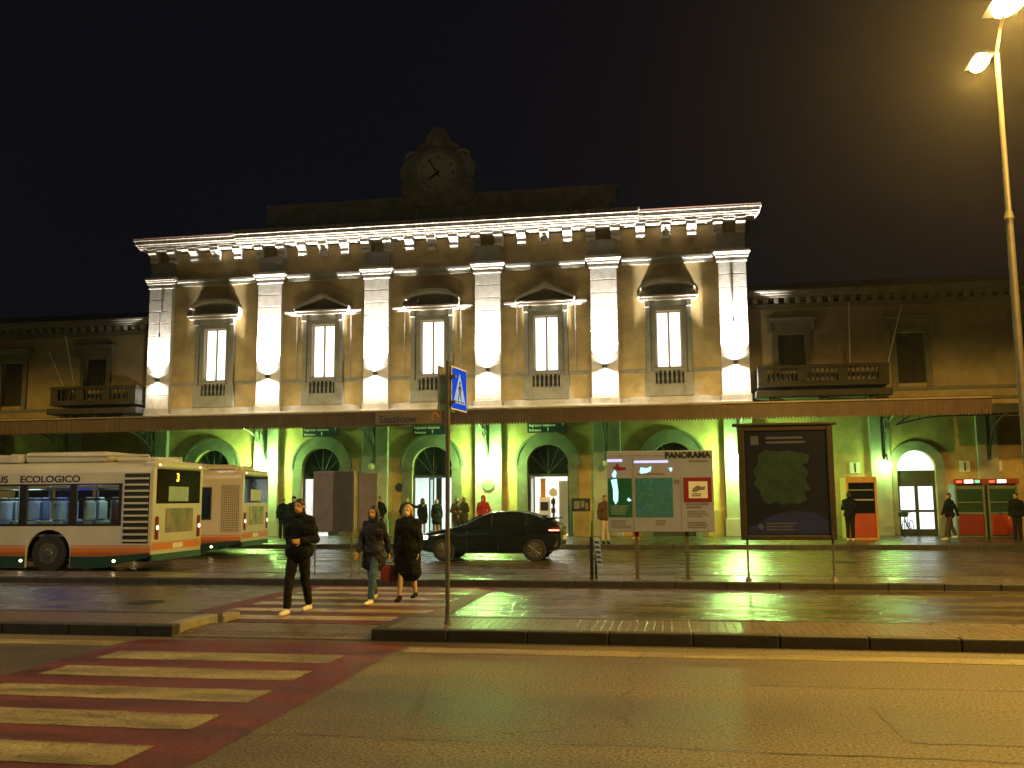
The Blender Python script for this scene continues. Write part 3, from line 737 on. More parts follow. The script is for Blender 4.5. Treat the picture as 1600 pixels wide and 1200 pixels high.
for x in [-38, -33.5, -28.9] + PX + [8.75]:
    if br0 is None:
        O = (x, YF_, 4.7); m_ = MB(O); yw = YP - .02
        m_.box(x - .06, x + .06, yw - .12, yw - .003, 3.5, 5.2); m_.cone((x, yw - .06, 3.3), (x, yw - .06, 3.5), .03, .08, 8)
        m_.box(x - .05, x + .05, YF_ + .02, yw - .121, 5.1, 5.2)
        pts = []
        for k in range(13):
            t = k / 12 * PI / 2; pts.append((x, yw - .1 - 2.9 * (1 - math.cos(t)), 3.6 + 1.45 * math.sin(t)))
        m_.tube(pts, .045, 8)
        pts2 = [(x, yw - .1 - .9 * (1 - math.cos(k / 10 * PI / 2)), 4.2 + .9 * math.sin(k / 10 * PI / 2)) for k in range(11)]; m_.tube(pts2, .03, 6)
        for k in (3, 5, 7, 9): m_.cone(pts[k], (x, pts[k][1], 5.1), .022, .022, 6)
        m_.tube([(x, yw - 1.0 + .3 * math.cos(a * .6), 4.75 + .25 * math.sin(a * .6)) for a in range(11)], .022, 6)
        m_.prism([(YF_ + .02, 5.1), (YF_ + .02, 4.86), (YF_ + .3, 4.9), (YF_ + 1.1, 5.1)], 'x', x - .03, x + .03)
        br0 = m_.build('bracket', M['iron'], CN); br0.location = (x - CO[0], 0, 0)
    else:
        c = br0.copy(); COL.objects.link(c); c.parent = CN; c.location = (x - CO[0], 0, 0)
# the lower canopy further along
C2 = thing('side_canopy', 'dark lower canopy with ironwork frame beyond the end of the main canopy', 'canopy', (20, 37.2, 4.7)); O2 = (20, 37.2, 4.7)
mb = MB(O2); mb.bbox(11.9, 30, 37.2, 37.3, 4.86, 5.22, .02); mb.build('fascia', M['black'], C2)
mb = MB(O2); mb.bbox(11.9, 30, 37.31, 41.35, 5.1, 5.18, .02); mb.build('roof_deck', M['iron'], C2)
for x in (13.0, 17.2, 21.5):
    mb = MB(O2); mb.box(x - .06, x + .06, 41.2, 41.32, 3.3, 5.09); mb.tube([(x, 41.15 - 2.6 * (1 - math.cos(k / 10 * PI / 2)), 3.5 + 1.5 * math.sin(k / 10 * PI / 2)) for k in range(11)], .05, 8)
    mb.build('bracket', M['iron'], C2)
# open ironwork lattice hung in front of the arched door
mb = MB(CO); y = 38.2
mb.box(8.6, 12.6, y - .03, y + .03, 5.0, 5.06); pts = [(8.7 + k * .3, y, 4.55 + .32 * math.sin(min(1, k / 6) * PI / 2)) for k in range(14)]; mb.tube(pts, .028, 6)
for k in range(1, 13, 2): mb.cone(pts[k], (pts[k][0], y, 5.0), .02, .02, 6)
mb.cone((8.7, y, 4.55), (9.4, y, 5.0), .025, .025, 6)
mb.build('lattice', M['iron'], CN)
# lettering plate on the canopy edge
ST = thing('lettered_sign', 'pale sign with dark station lettering standing on the canopy edge', 'sign', (-10.5, YF_ - .1, 4.8)); SO = (-10.5, YF_ - .1, 4.8)
mb = MB(SO); mb.bbox(-11.9, -9.1, YF_ - .15, YF_ - .105, 4.84, 5.36, .01); mb.build('panel', mat('pale_sign_panel', (.15, .105, .055), .5, .2, 2), ST)
text_mesh('lettering', 'Stazione', .42, M['black'], ST, (-11.75 - SO[0], -.065, .12), .012, xs=1.12, bold=.008)
mb = MB(SO); mb.tube([(-9.38 + .16 * math.cos(a * .5) * (1 - a * .03), YF_ - .165, 5.1 + .17 * math.sin(a * .5)) for a in range(9)], .03, 6); mb.build('emblem', mat('orange_enamel', (.7, .25, .03), .4, .1, 3), ST)

# direction signs above the doors
M['navy'] = mat('navy_sign', (.008, .02, .05), .4, .15, 3); M['sign_white'] = mat('white_sign_paint', (.7, .72, .72), .5, .05, 3)
for i, lb in ((1, 'navy direction sign over the arched entrance behind the grey poster boards'), (2, 'navy direction sign over the middle arched entrance by the zebra sign pole'), (3, 'navy direction sign over the bright shop entrance behind the dark car')):
    x = BX[i]; y = YW - .14
    s_ = thing('direction_sign', lb, 'sign', (x, y, 4.7), group='navy direction signs over the entrances')
    m_ = MB((x, y, 4.7)); m_.bbox(x - .88, x + .88, y - .03, y + .03, 4.72, 5.2, .01)
    m_.box(x - .6, x - .56, y + .03, y + .14, 4.9, 4.95); m_.box(x + .56, x + .6, y + .03, y + .14, 4.9, 4.95); m_.build('panel', M['navy'], s_)
    text_mesh('lettering', 'Ingresso stazione', .17, M['sign_white'], s_, (-.8, -.034, .3), .003, bold=.003)
    text_mesh('lettering', 'Entrance', .15, M['sign_white'], s_, (-.8, -.034, .09), .003, bold=.003)
    m_ = MB((x, y, 4.7))
    for ax, az in ((.72, 5.02), (.05, 4.8)):
        m_.box(x + ax - .015, x + ax + .015, y - .036, y - .031, az - .02, az + .12); m_.prism([(x + ax - .05, az + .08), (x + ax + .05, az + .08), (x + ax, az + .15)], 'y', y - .037, y - .0315)
    m_.build('arrow', M['sign_white'], s_)

# wall lamps under the canopy: glowing globes on short arms
GREEN = (.48, 1.0, .23)
def wall_lamp(x, y, z, label, lit, strength=45, r=.15, wall=None):
    t = thing('globe_lamp', label, 'wall lamp', (x, y, z), group='globe lamps on the ground floor pilasters')
    wall = wall or YP
    m_ = MB((x, y, z)); m_.cone((x, y, z + r), (x, y, z + r + .07), .06, .05, 10); m_.tube([(x, y, z + r + .06), (x, y + .1, z + r + .2), (x, wall - .02, z + r + .2)], .022, 6); m_.box(x - .07, x + .07, wall - .03, wall - .003, z + r + .1, z + r + .32)
    m_.build('arm', M['iron'], t)
    m_ = MB((x, y, z)); m_.smooth = True; m_.ell((x, y, z), r, r, r, 16, 10)
    m_.build('globe', emit('globe_glow_%g' % strength, GREEN if strength > 3 else (.8, 1, .4), strength) if lit else mat('milky_globe', (.5, .52, .42), .25, .05, 2), t)
    return t
wall_lamp(PX[1], YP - .5, 3.45, 'lit globe lamp glaring green-white above the second bus', True, 1300)
wall_lamp(PX[3], YP - .5, 3.45, 'lit globe lamp glaring green-white between the two open entrances', True, 1300)
wall_lamp(PX[5], YP - .5, 3.45, 'lit globe lamp half hidden behind the dark map hoarding', True, 1300)
wall_lamp(PX[2], YP - .5, 3.3, 'unlit globe lamp on the pilaster between the grey boards and the middle entrance', False)
wall_lamp(PX[4], YP - .5, 3.3, 'unlit globe lamp just beside the white city map board', False)
wall_lamp(8.95, 41.0, 3.1, 'small lit globe lamp beside the arched door of the wing', True, 240, .13, wall=41.4)
wall_lamp(-35.5, 40.8, 3.4, 'lit globe lamp far along the wing behind the front bus', True, 200, wall=41.6)

# facade floodlights (each sits on the lamp body fixed to its pilaster)
UPW = [4500, 15000, 13500, 12000, 15500, 19000]
for k, x in enumerate(PX):
    j = random.uniform(-.05, .05)
    sun_free_light('uplight', 'SPOT', (x + j, YP - .15, 7.7), UPW[k], (1, .94, .84), .06, (R(180 - 2), R(random.uniform(-1.5, 1.5)), 0), 88, 1)
    sun_free_light('uplight_spill', 'SPOT', (x + j, YP - .15, 7.69), 130 if k else 60, (1, .94, .84), .05, (R(180), 0, 0), 158, .5)
    sun_free_light('downlight', 'SPOT', (x + j, YP - .15, 7.52), UPW[k] * .05, (1, .92, .78), .05, (R(2), 0, 0), 156, .8)

# shallow floodlights lying on the canopy roof, washing the wall above
for x in BX:
    m_ = MB(CO); m_.bbox(x - .2, x + .2, 36.85, 37.0, 5.405, 5.45, .01); fl = m_.build('floodlight', M['iron'], CN)
    m_ = MB(CO); m_.box(x - .17, x + .17, 37.01, 37.015, 5.41, 5.445); m_.build('lens', emit('flood_lens', (1, .8, .5), 4) if 'flood_lens' not in bpy.data.materials else bpy.data.materials['flood_lens'], fl)
    sun_free_light('wall_wash', 'SPOT', (x, 37.1, 5.62), 460, (1, .8, .42), .12, (R(104), 0, 0), 128, .8)

# small fittings on the walls
mb = MB((-8.07, YP - .06, 2.3)); mb.cone((-8.07, YP - .05, 2.45), (-8.07, YP - .02, 2.45), .27, .27, 24)
tag(mb.build('disc_sign', mat('pale_disc', (.16, .18, .14), .5, .2, 3)), 'round pale disc sign on the pilaster above the person in red', 'sign').location = (-8.07, YP - .06, 2.3)
mb = MB((-12.25, YW - .06, 2.3)); mb.cone((-12.25, YW - .05, 2.35), (-12.25, YW - .02, 2.35), .2, .2, 20)
tag(mb.build('disc_sign', M['navy']), 'small dark round sign on the green wall by the middle entrance', 'sign').location = (-12.25, YW - .06, 2.3)
nb = thing('wall_notice_board', 'dark notice board over a pale cabinet against the wall by the shop entrance', 'notice board', (-3.9, 40.7, .15)); NO = (-3.9, 40.7, .15)
mb = MB(NO); mb.bbox(-4.3, -3.5, 40.5, 40.56, 1.25, 1.8, .01); mb.build('board', M['black'], nb)
mb = MB(NO)
for a, b, c, d in ((-4.2, -3.95, 1.35, 1.68), (-3.9, -3.75, 1.4, 1.7), (-3.7, -3.58, 1.32, 1.6)): mb.box(a, b, 40.49, 40.497, c, d)
mb.build('paper', mat('grey_paper', (.2, .2, .18), .7, .3, 5), nb)
mb = MB(NO); mb.bbox(-4.25, -3.52, 40.5, 40.85, .15, 1.22, .02); mb.build('cabinet', mat('ochre_cabinet', (.32, .24, .1), .6, .3, 2), nb)
# timetable notices on the wing wall
for x, lb in ((7.72, 'white notice on the wing wall above the orange photo booth'), (12.1, 'white notice on the wing wall above the first vending machine'), (13.35, 'white notice on the wing wall above the second vending machine')):
    t = thing('wall_notice', lb, 'notice', (x, 41.56, 2.9), group='white notices on the wing wall')
    m_ = MB((x, 41.56, 2.9)); m_.box(x - .2, x + .2, 41.54, 41.595, 2.78, 3.24); m_.build('panel', M['sign_white'], t)
    m_ = MB((x, 41.56, 2.9))
    m_.box(x - .03, x + .03, 41.53, 41.538, 2.82, 3.2)
    m_.build('print', M['black'], t)
# plumb cables hanging on the end pilasters
for x, zt, zb, lb in ((PX[5] - .02, 12.05, 9.6, 'thin cable with a small weight hanging on the brightest end pilaster'), (PX[0] + .05, 10.9, 9.9, 'thin cable with a small weight hanging on the dimmest end pilaster')):
    t = thing('hanging_cable', lb, 'cable', (x, YP - .1, zb)); m_ = MB((x, YP - .1, zb)); m_.cone((x, YP - .1, zb), (x, YP - .1, zt), .012, .012, 6); m_.build('wire', M['black'], t)
    m_ = MB((x, YP - .1, zb)); m_.cone((x, YP - .1, zb - .2), (x, YP - .1, zb), .045, .035, 8); m_.build('weight', M['black'], t)
# flagpoles on the balconies
for (xa, ya, za), (xb, yb2, zb), lb in (((7.55, 40.55, 7.1), (7.45, 39.6, 9.75), 'bare white flagpole on the balcony beside the floodlit block, upright'),
                                        ((9.0, 40.55, 7.1), (9.5, 39.6, 9.55), 'bare white flagpole leaning at the far corner of that same balcony'),
                                        ((-28.4, 40.55, 7.1), (-28.5, 39.7, 9.7), 'bare white flagpole on the balcony above the front bus, taller of two'),
                                        ((-28.9, 40.55, 7.1), (-29.3, 39.7, 8.9), 'bare white flagpole on the balcony above the front bus, shorter of two')):
    t = thing('flagpole', lb, 'flagpole', (xa, ya, za), group='flagpoles on the balconies'); m_ = MB((xa, ya, za)); m_.cone((xa, ya, za), (xb, yb2, zb), .03, .018, 8); m_.build('pole', M['sign_white'], t)
    m_ = MB((xa, ya, za)); m_.ell((xb, yb2, zb), .035, .035, .035, 8, 6); m_.build('finial', M['sign_white'], t)

# ================================================================== BUSES
M['bus'] = mat('bus_cream_paint', (.52, .5, .43), .3, .12, 1.2, coat=.3)
M['bus_warm_lit'] = mat('bus_cream_warm_lit', (.58, .5, .35), .3, .12, 1.2, coat=.3)  # same cream with the warm yellow light on this bus painted in
M['orange'] = mat('orange_stripe', (.6, .17, .03), .35, .15, 3)
M['orange2'] = mat('dark_orange_stripe', (.42, .1, .02), .35, .15, 3)
M['skirt'] = mat('dark_green_skirt', (.012, .05, .036), .4, .25, 3)
M['tyre'] = mat('rubber_tyre', (.014, .014, .014), .8, .3, 20)
M['rim'] = mat('steel_rim', (.12, .12, .12), .4, .3, 9, metal=.5)
M['rear_glass'] = mat('dark_rear_glass', (.006, .007, .007), .06, .3, 3, spec=.15)  # near-black glass with weak reflection
M['seat'] = mat('pale_bus_seat', (.42, .5, .5), .6, .2, 3)
M['lamp_red'] = mat('red_lens', (.16, .008, .006), .2, .1, 3)
M['led'] = emit('amber_led', (1, .62, .05), 3.0)
M['marker'] = emit('marker_lamp', (1, .75, .4), 9)
M['tail_glow'] = emit('tail_lamp_glow', (1, .62, .45), 5)
def bus(label, loc, rz, number, style):
    if style == 2: M['bus'] = M['bus_warm_lit']
    T = thing('city_bus', label, 'bus', loc, rz, group='parked city buses')
    L = 10.8; W = 2.5
    wheels = (-2.85, -8.4)
    def side(y0, y1):
        poly = [(-.02, .62)] if style == 1 else [(-.02, .45)]
        poly = [(-.02, .5), (-.02, 1.17), (-L, 1.17), (-L, .12)]
        for wx in wheels[::-1]:
            poly += [(wx - .62, .12)] + [(wx + .62 * math.cos(PI - PI * k / 14), .48 + .6 * math.sin(PI * k / 14)) for k in range(15)] + [(wx + .62, .12)]
        poly += [(-1.6, .12)]
        m = MB(); m.prism(poly, 'y', y0, y1); m.box(-L, -.02, y0, y1, 2.24, 2.52)
        return m
    if style == 1: wins = [(-.86 - 1.41 * k - 1.31, -.86 - 1.41 * k) for k in range(7)]
    else: wins = [(-1.95, -1.05)] + [(-3.6 - 1.41 * k, -2.3 - 1.41 * k) for k in range(4)]
    b = side(0, .05).build('side_panel', M['bus'], T)
    x = -.05
    for a, c in wins + [(0, -L)]: MB().box(c, x, .002, .06, 1.17, 2.24).build('window_pillar', M['black'] if style == 1 else M['bus'], b); x = a
    # closed panel behind the rear wheel carries the grille
    m = MB(); m.box(-.85 if style == 1 else -1.0, -.02, -.004, .0, 1.16, 2.25); m.build('engine_panel', M['bus'], b)
    m = side(W - .05, W); m.box(-L, -.05, W - .045, W - .005, 1.17, 1.3); m.build('side_panel', M['bus'], T)
    m = MB(); m.box(-L, -.05, W - .04, W - .03, 1.3, 2.24); m.build('window', M['glass_clear'], T)
    for a, c in wins:
        m = MB(); m.box(a, c, .02, .028, 1.17, 2.24); m.box(a, c, .012, .05, 1.83, 1.87) if style == 1 else None
        w = m.build('window', [M['glass_clear'] if style == 1 else M['glass_dark']], T)
        m = MB()
        for p, q in ((a, a + .05), (c - .05, c)): m.box(p, q, -.006, .05, 1.19, 2.22)
        for p, q in ((1.17, 1.22), (2.2, 2.24)): m.box(a, c, -.006, .05, p, q)
        if style == 1: m.box(a + .05, c - .05, -.003, .03, 1.82, 1.86)
        m.build('frame', M['black'], w)
    # roof with tanks
    m = MB(); P = [(0, 2.5), (.03, 2.62), (.14, 2.72), (.4, 2.79), (1.25, 2.83), (2.1, 2.79), (2.36, 2.72), (2.47, 2.62), (2.5, 2.5)]
    m.prism(P, 'x', -L, -.02); m.build('roof', M['bus'], T)
    m = MB(); m.bbox(-L + 1, -4.0, .38, 2.1, 2.8, 3.02, .07); m.bbox(-3.98, -1.6 if style == 1 else -2.0, .42, 2.05, 2.8, 3.08, .09)
    for k in range(8): m.bbox(-9.6 + k * .75, -9.35 + k * .75, .36, 2.12, 2.81, 3.04, .02)
    tk = m.build('gas_tank_cover', M['bus'], T)
    m = MB(); m.tube([(-3.9, .4, 3.0), (-.4, .4, 2.95)], .03, 8); m.tube([(-3.9, 2.0, 3.0), (-.4, 2.0, 2.95)], .03, 8); m.tube([(-.4, .4, 2.95), (-.4, .4, 2.75)], .03, 8); m.tube([(-.4, 2.0, 2.95), (-.4, 2.0, 2.75)], .03, 8); m.bbox(-1.5, -.35, .7, 1.9, 2.8, 2.93, .05)
    m.build('roof_rail', M['bus'], T)
    # rear
    m = MB(); m.box(-.06, 0, .03, W - .03, .46, 1.72); m.box(-.06, 0, .03, .14, 1.72, 2.62); m.box(-.06, 0, W - .14, W - .03, 1.72, 2.62); m.bbox(-.3, .03, .06, W - .06, 2.6, 2.8, .06)
    m.cone((-.035, .035, .46), (-.035, .035, 2.62), .035, .035, 12); m.cone((-.035, W - .035, .46), (-.035, W - .035, 2.62), .035, .035, 12)
    rp = m.build('rear_panel', M['bus'], T)
    m = MB(); m.box(-.03, -.012, .14, W - .14, 1.72, 2.6); rw = m.build('rear_window', M['rear_glass'], rp)
    m = MB(); m.box(-.011, -.006, .75, 1.75, 1.78, 2.16)  # pale rectangle painted as a reflection in the rear window
    m.build('painted_reflection', mat('pale_green_reflection', (.3, .42, .34), .6, .15, 2) if style == 1 else mat('pale_reflection', (.5, .48, .42), .6, .15, 2), rw)
    if number:
        text_mesh('route_number', number, .3, M['led'], rw, (-.004, 1.1, 2.3), .002, rot=(PI / 2, 0, PI / 2), bold=.008)
    # poster, hatch, stripes, lamps on the rear
    m = MB(); m.box(.001, .012, .62, 2.0, .98, 1.6); po = m.build('rear_poster', mat('rear_poster_%d' % style, (.34, .2, .1) if style == 1 else (.5, .36, .2), .5, .5, 2.2, col2=(.05, .07, .04)), rp)
    m = MB(); m.box(.001, .01, .02, W - .02, .56, .72); m.box(.001, .008, .02, W - .02, .735, .76); m.build('stripe', M['orange'], rp)
    m = MB(); m.box(-.05, .008, .02, W - .02, .3, .455); m.build('bumper', M['skirt'], rp)
    m = MB(); m.box(.001, .012, 1.0, 1.5, .58, .7); m.build('number_plate', M['sign_white'], rp)
    for y in (.1, W - .3):
        m = MB(); m.bbox(.001, .03, y + .03, y + .17, .82, 1.4, .015); lp = m.build('tail_lamp', M['lamp_red'], rp)
        m = MB(); m.cone((.03, y + .1, 1.12), (.036, y + .1, 1.12), .055, .055, 12); m.build('bulb', M['tail_glow'], lp)
    for y in (.22, W - .22):
        m = MB(); m.ell((.01, y, 2.7), .03, .06, .03, 8, 6); m.build('roof_marker', M['marker'], rp)
    # stripes and fittings on the side
    m = MB()
    def stripe(z0, z1, mt, nm):
        m = MB(); xs = [-L] + [w + s * .64 for w in wheels[::-1] for s in (-1, 1)] + [-.03]
        for a, c in zip(xs[::2], xs[1::2]): m.box(a, c, -.008, -.001, z0, z1)
        m.build(nm, mt, b)
    stripe(.53, .63, M['orange'], 'stripe'); stripe(.42, .518, M['orange2'], 'stripe'); stripe(.66, .685, M['orange'], 'stripe')
    m = MB(); xs = [-L, -8.4 - .64, -8.4 + .64, -2.85 - .64, -2.85 + .64, -1.3]
    for a, c in zip(xs[::2], xs[1::2]): m.box(a, c, -.01, -.001, .13, .41)
    m.add([(-1.3, -.01, .13), (-1.3, -.01, .41), (-.03, -.01, .5), (-.03, -.01, .4)], [(0, 1, 2, 3)])
    m.build('skirt', M['skirt'], b)
    if style == 1:
        m = MB(); m.box(-.79, -.1, -.012, -.005, .74, 2.48); g = m.build('grille', M['black'], b)
        m = MB()
        for k in range(11): m.box(-.77, -.12, -.05, -.013, .78 + k * .155, .83 + k * .155)
        m.build('louvre', M['bus'], g)
        text_mesh('lettering', 'BUS', .235, M['black'], b, (-4.1, -.003, 2.285), .002, bold=.006, xs=1.25, align='RIGHT'); text_mesh('lettering', 'ECOLOGICO', .235, M['black'], b, (-3.76, -.003, 2.285), .002, bold=.006, xs=1.25)
    else:
        m = MB(); m.box(-.72, -.12, -.012, -.005, .78, 2.3); g = m.build('grille', mat('mesh_grille', (.2, .17, .1), .5, .5, 40), b)
        m = MB()
        for k in range(9): m.box(-.72 + k * .07, -.70 + k * .07, -.018, -.012, .78, 2.3)
        for k in range(20): m.box(-.72, -.14, -.018, -.0125, .8 + k * .075, .82 + k * .075)
        m.build('mesh_bars', M['bus'], g)
    for x in (-1.0, -3.6):
        m = MB(); m.ell((x, -.012, .3), .045, .02, .035, 10, 6); m.build('side_marker', M['marker'], b)
    # wheels
    for wx in wheels:
        for y in (.02, W - .3):
            m = MB(); m.smooth = False
            m.cone((wx, y + .02, .48), (wx, y + .28, .48), .48, .48, 28); m.cone((wx, y, .48), (wx, y + .02, .48), .44, .48, 28); w = m.build('wheel', M['tyre'], T)
            m = MB(); yy = y - .006 if y < 1 else y + .285
            m.cone((wx, yy, .48), (wx, yy + .03, .48), .27, .25, 20); m.cone((wx, yy - .03, .48), (wx, yy, .48), .1, .13, 14)
            for k in range(8): t = k * PI / 4; m.cone((wx + .19 * math.cos(t), yy - .015, .48 + .19 * math.sin(t)), (wx + .19 * math.cos(t), yy, .48 + .19 * math.sin(t)), .018, .018, 6)
            m.build('rim', M['rim'], w)
    m = MB()
    for wx in wheels: m.box(wx - .62, wx + .62, .34, .36, .2, 1.1); m.box(wx - .66, wx + .66, .05, .36, 1.1, 1.14)
    m.box(-L, -.06, .1, W - .1, .3, .36)
    m.build('underbody', M['black'], T)
    # cabin
    m = MB(); m.box(-L, -.9, .08, W - .08, .9, .95); m.box(-1.0, -.9, .08, W - .08, .95, 2.5); m.box(-L, -L + .05, .08, W - .08, .3, 2.5); m.build('cabin_floor', mat('cabin_lining', (.1, .11, .12), .7, .2, 2), T)
    if style == 1:
        for sx in (-1.5, -2.25, -3.1, -3.9, -4.7, -5.5):
            for sy in (.45, 1.0, 1.8):
                m = MB(); m.bbox(sx - .22, sx + .2, sy - .2, sy + .2, 1.2, 1.3, .03); m.bbox(sx + .14, sx + .24, sy - .2, sy + .2, 1.3, 1.8, .04); m.bbox(sx + .13, sx + .2, sy - .12, sy + .12, 1.78, 1.9, .03)
                m.box(sx - .04, sx + .04, sy - .04, sy + .04, .95, 1.2)
                m.build('seat', M['seat'], T)
        m = MB()
        for sx in (-1.3, -2.0, -3.4, -4.3): m.cone((sx, .7, .95), (sx, .7, 2.45), .018, .018, 8)
        m.cone((-5.5, .7, 2.1), (-1.1, .7, 2.1), .016, .016, 8)
        m.build('handrail', mat('pale_rail', (.55, .55, .5), .3, .1, 3, metal=.5), T)
        m = MB(); m.box(-4.2, -3.2, 1.9, 2.1, 2.36, 2.4); m.box(-3.1, -2.5, .9, 1.05, 2.36, 2.4); m.build('cabin_light', emit('blue_cabin_light', (.08, .1, 1), 14), T)
        m = MB(); m.box(-1.9, -1.4, 1.2, 1.3, 2.4, 2.44); m.box(-4.8, -4.0, 1.0, 1.1, 2.4, 2.44); m.build('cabin_lamp', emit('cool_cabin_light', (.8, 1, .95), 60), T)
        m = MB(); m.bbox(-1.24, -1.1, .6, .72, 1.4, 1.5, .02); m.build('stop_button', emit('red_stop_lamp', (1, .04, .03), 2.5), T)
    return T
bus('cream and orange city bus lettered ECOLOGICO with seats showing through its windows', (-12.84, 21.62, 0), 0, '3', 1)
bus('cream and orange city bus with a mesh grille, parked behind the lettered one', (-13.86, 28.7, 0), R(5), '', 2)

# ================================================================== CAR
M['carpaint'] = mat('midnight_car_paint', (.006, .007, .014), .18, .2, 2, coat=.6)
def car(label, loc, rz):
    T = thing('hatchback_car', label, 'car', loc, rz)
    # stations along x (front at -x): x, sill z, belt z, roof z, half width at belt, half width at roof
    S = [(-2.12, .42, .62, .64, .62, .58), (-2.05, .28, .7, .74, .74, .66), (-1.85, .22, .76, .82, .84, .74), (-1.4, .2, .82, .91, .89, .78), (-1.0, .2, .87, .97, .9, .78),
         (-.75, .2, .89, 1.06, .9, .72), (-.25, .2, .91, 1.33, .905, .66), (.1, .2, .925, 1.43, .91, .64), (.6, .2, .94, 1.46, .91, .63), (1.1, .2, .96, 1.42, .9, .62),
         (1.5, .22, .98, 1.3, .89, .62), (1.85, .26, 1.0, 1.12, .86, .66), (2.05, .32, .98, 1.04, .8, .68), (2.14, .42, .9, .94, .72, .66)]
    def ring(s):
        x, zs, zb, zr, wb, wr = s; h = zr - zb
        half = [(wb * .8, zs), (wb * .97, zs + .06), (wb * 1.0, (zs + zb) / 2 - .02), (wb * 1.0, zb - .1), (wb * .97, zb), (wb * .97 + (wr - wb * .97) * .5, zb + h * .48), (wr, zb + h * .88), (wr * .8, zb + h * .97), (wr * .4, zr)]
        return [(x, -y, z) for y, z in half] + [(x, y, z) for y, z in half[::-1]]
    rings = [ring(s) for s in S]; n = len(rings[0])
    m = MB(); vs = [p for r in rings for p in r]; fs = []
    for j in range(len(S) - 1):
        for i in range(n): fs.append((j * n + i, j * n + (i + 1) % n, (j + 1) * n + (i + 1) % n, (j + 1) * n + i))
    fs += [tuple(range(n)), tuple(range((len(S) - 1) * n, len(S) * n))]
    m.smooth = True; m.add(vs, fs)
    body = m.build('body', M['carpaint'], T)
    sub = body.modifiers.new('s', 'SUBSURF'); sub.levels = 2; sub.render_levels = 2
    cut = MB()
    for wx in (-1.3, 1.36):
        for s in (-1, 1): cut.cone((wx, s * .6, .33), (wx, s * 1.1, .33), .39, .39, 32)
    co = cut.build('cutter', M['black']); bo = body.modifiers.new('b', 'BOOLEAN'); bo.operation = 'DIFFERENCE'; bo.object = co; bo.solver = 'EXACT'
    evaluated(body); bpy.data.objects.remove(co)
    # glazing follows the body surface, a little proud of it
    def at(j, u, i0, i1):
        a = Vector(rings[j][i0]); b_ = Vector(rings[j][i1]); return a.lerp(b_, u)
    for s in (0, 1):
        def P(j, u):
            p = at(j, u, 4, 6); p.y *= 1.008; p.y -= .012
            if s: p.y = -p.y
            return p
        m = MB()
        js = [5, 6, 7, 8, 9, 10]
        vs = [P(j, .12) for j in js] + [P(j, .9 if j not in (5,) else .5) for j in js]; k = len(js)
        m.add(vs, [(i, i + 1, k + i + 1, k + i) for i in range(k - 1)]); sg = m.build('side_window', M['glass_dark'], T)
        m = MB()
        for jx in (7, 9): a, c = P(jx, .1), P(jx, .92); m.cone(a, c, .018, .018, 6)
        m.build('window_pillar', M['black'], sg)
    def screen(j0, j1, nm, u0, u1):
        A = Vector(rings[j0][7]).lerp(Vector(rings[j1][7]), u0); Bq = Vector(rings[j0][7]).lerp(Vector(rings[j1][7]), u1)
        m = MB(); off = Vector((0, 0, .03))
        q = [A + off, Vector((A.x, -A.y, A.z)) + off, Vector((Bq.x, -Bq.y, Bq.z)) + off, Bq + off]
        m.add(q + [p - Vector((0, 0, .02)) for p in q], [(0, 1, 2, 3), (4, 7, 6, 5), (0, 4, 5, 1), (1, 5, 6, 2), (2, 6, 7, 3), (3, 7, 4, 0)]); m.build(nm, M['glass_dark'], T)
    screen(5, 6, 'windscreen', .1, .95); screen(10, 11, 'rear_screen', .1, .9)
    for s in (-1, 1):
        m = MB(); m.bbox(-2.02, -1.78, *sorted((s * .6, s * .84)), .62, .74, .03); h = m.build('headlight', emit('headlight_glow', (1, .9, .75), 5) if s < 0 else bpy.data.materials['headlight_glow'], T)
        m = MB(); m.bbox(1.84, 2.1, *sorted((s * .5, s * .885)), .84, .97, .03); t = m.build('tail_light', M['lamp_red'], T)
        m = MB(); m.bbox(1.78, 2.08, *sorted((s * .6, s * .905)), .87, .905, .01); m.build('light_bar', emit('tail_bar_glow', (1, .14, .1), 9) if 'tail_bar_glow' not in bpy.data.materials else bpy.data.materials['tail_bar_glow'], t)
        m = MB(); m.bbox(-.72, -.55, *sorted((s * .9, s * 1.06)), .93, 1.06, .04); m.build('mirror', M['carpaint'], T)
        for hx in (-.05, .85): m = MB(); m.bbox(hx, hx + .18, *sorted((s * .9, s * .93)), .8, .83, .01); m.build('handle', M['carpaint'], T)
        m = MB()
        for dx in (-.62, .3, 1.15): m.box(dx, dx + .008, *sorted((s * .86, s * .916)), .32, .9)
        m.build('door_seam', M['black'], T)
        for wx in (-1.3, 1.36):
            m = MB(); y = s * .88
            m.cone((wx, y - s * .2, .33), (wx, y, .33), .33, .33, 28); m.cone((wx, y, .33), (wx, y + s * .015, .33), .33, .29, 28); w = m.build('wheel', M['tyre'], T)
            m = MB(); m.cone((wx, y + s * .0, .33), (wx, y + s * .02, .33), .23, .22, 24)
            for k in range(10): t = k * PI / 5; m.cone((wx, y + s * .025, .33), (wx + .2 * math.cos(t), y + s * .02, .33 + .2 * math.sin(t)), .022, .026, 6)
            m.build('rim', M['rim'], w)
    m = MB(); m.bbox(2.1, 2.17, -.26, .26, .6, .72, .008); m.build('number_plate', M['sign_white'], T)
    m = MB(); m.bbox(1.62, 2.02, -.6, .6, 1.2, 1.24, .015); m.build('spoiler', M['carpaint'], T)
    m = MB(); m.box(-2.13, -2.06, -.45, .45, .35, .52); m.build('front_grille', M['black'], T)
    return T
car('dark hatchback with glowing red tail lights passing in front of the entrances', (-5.27, 27.45, 0), 0)

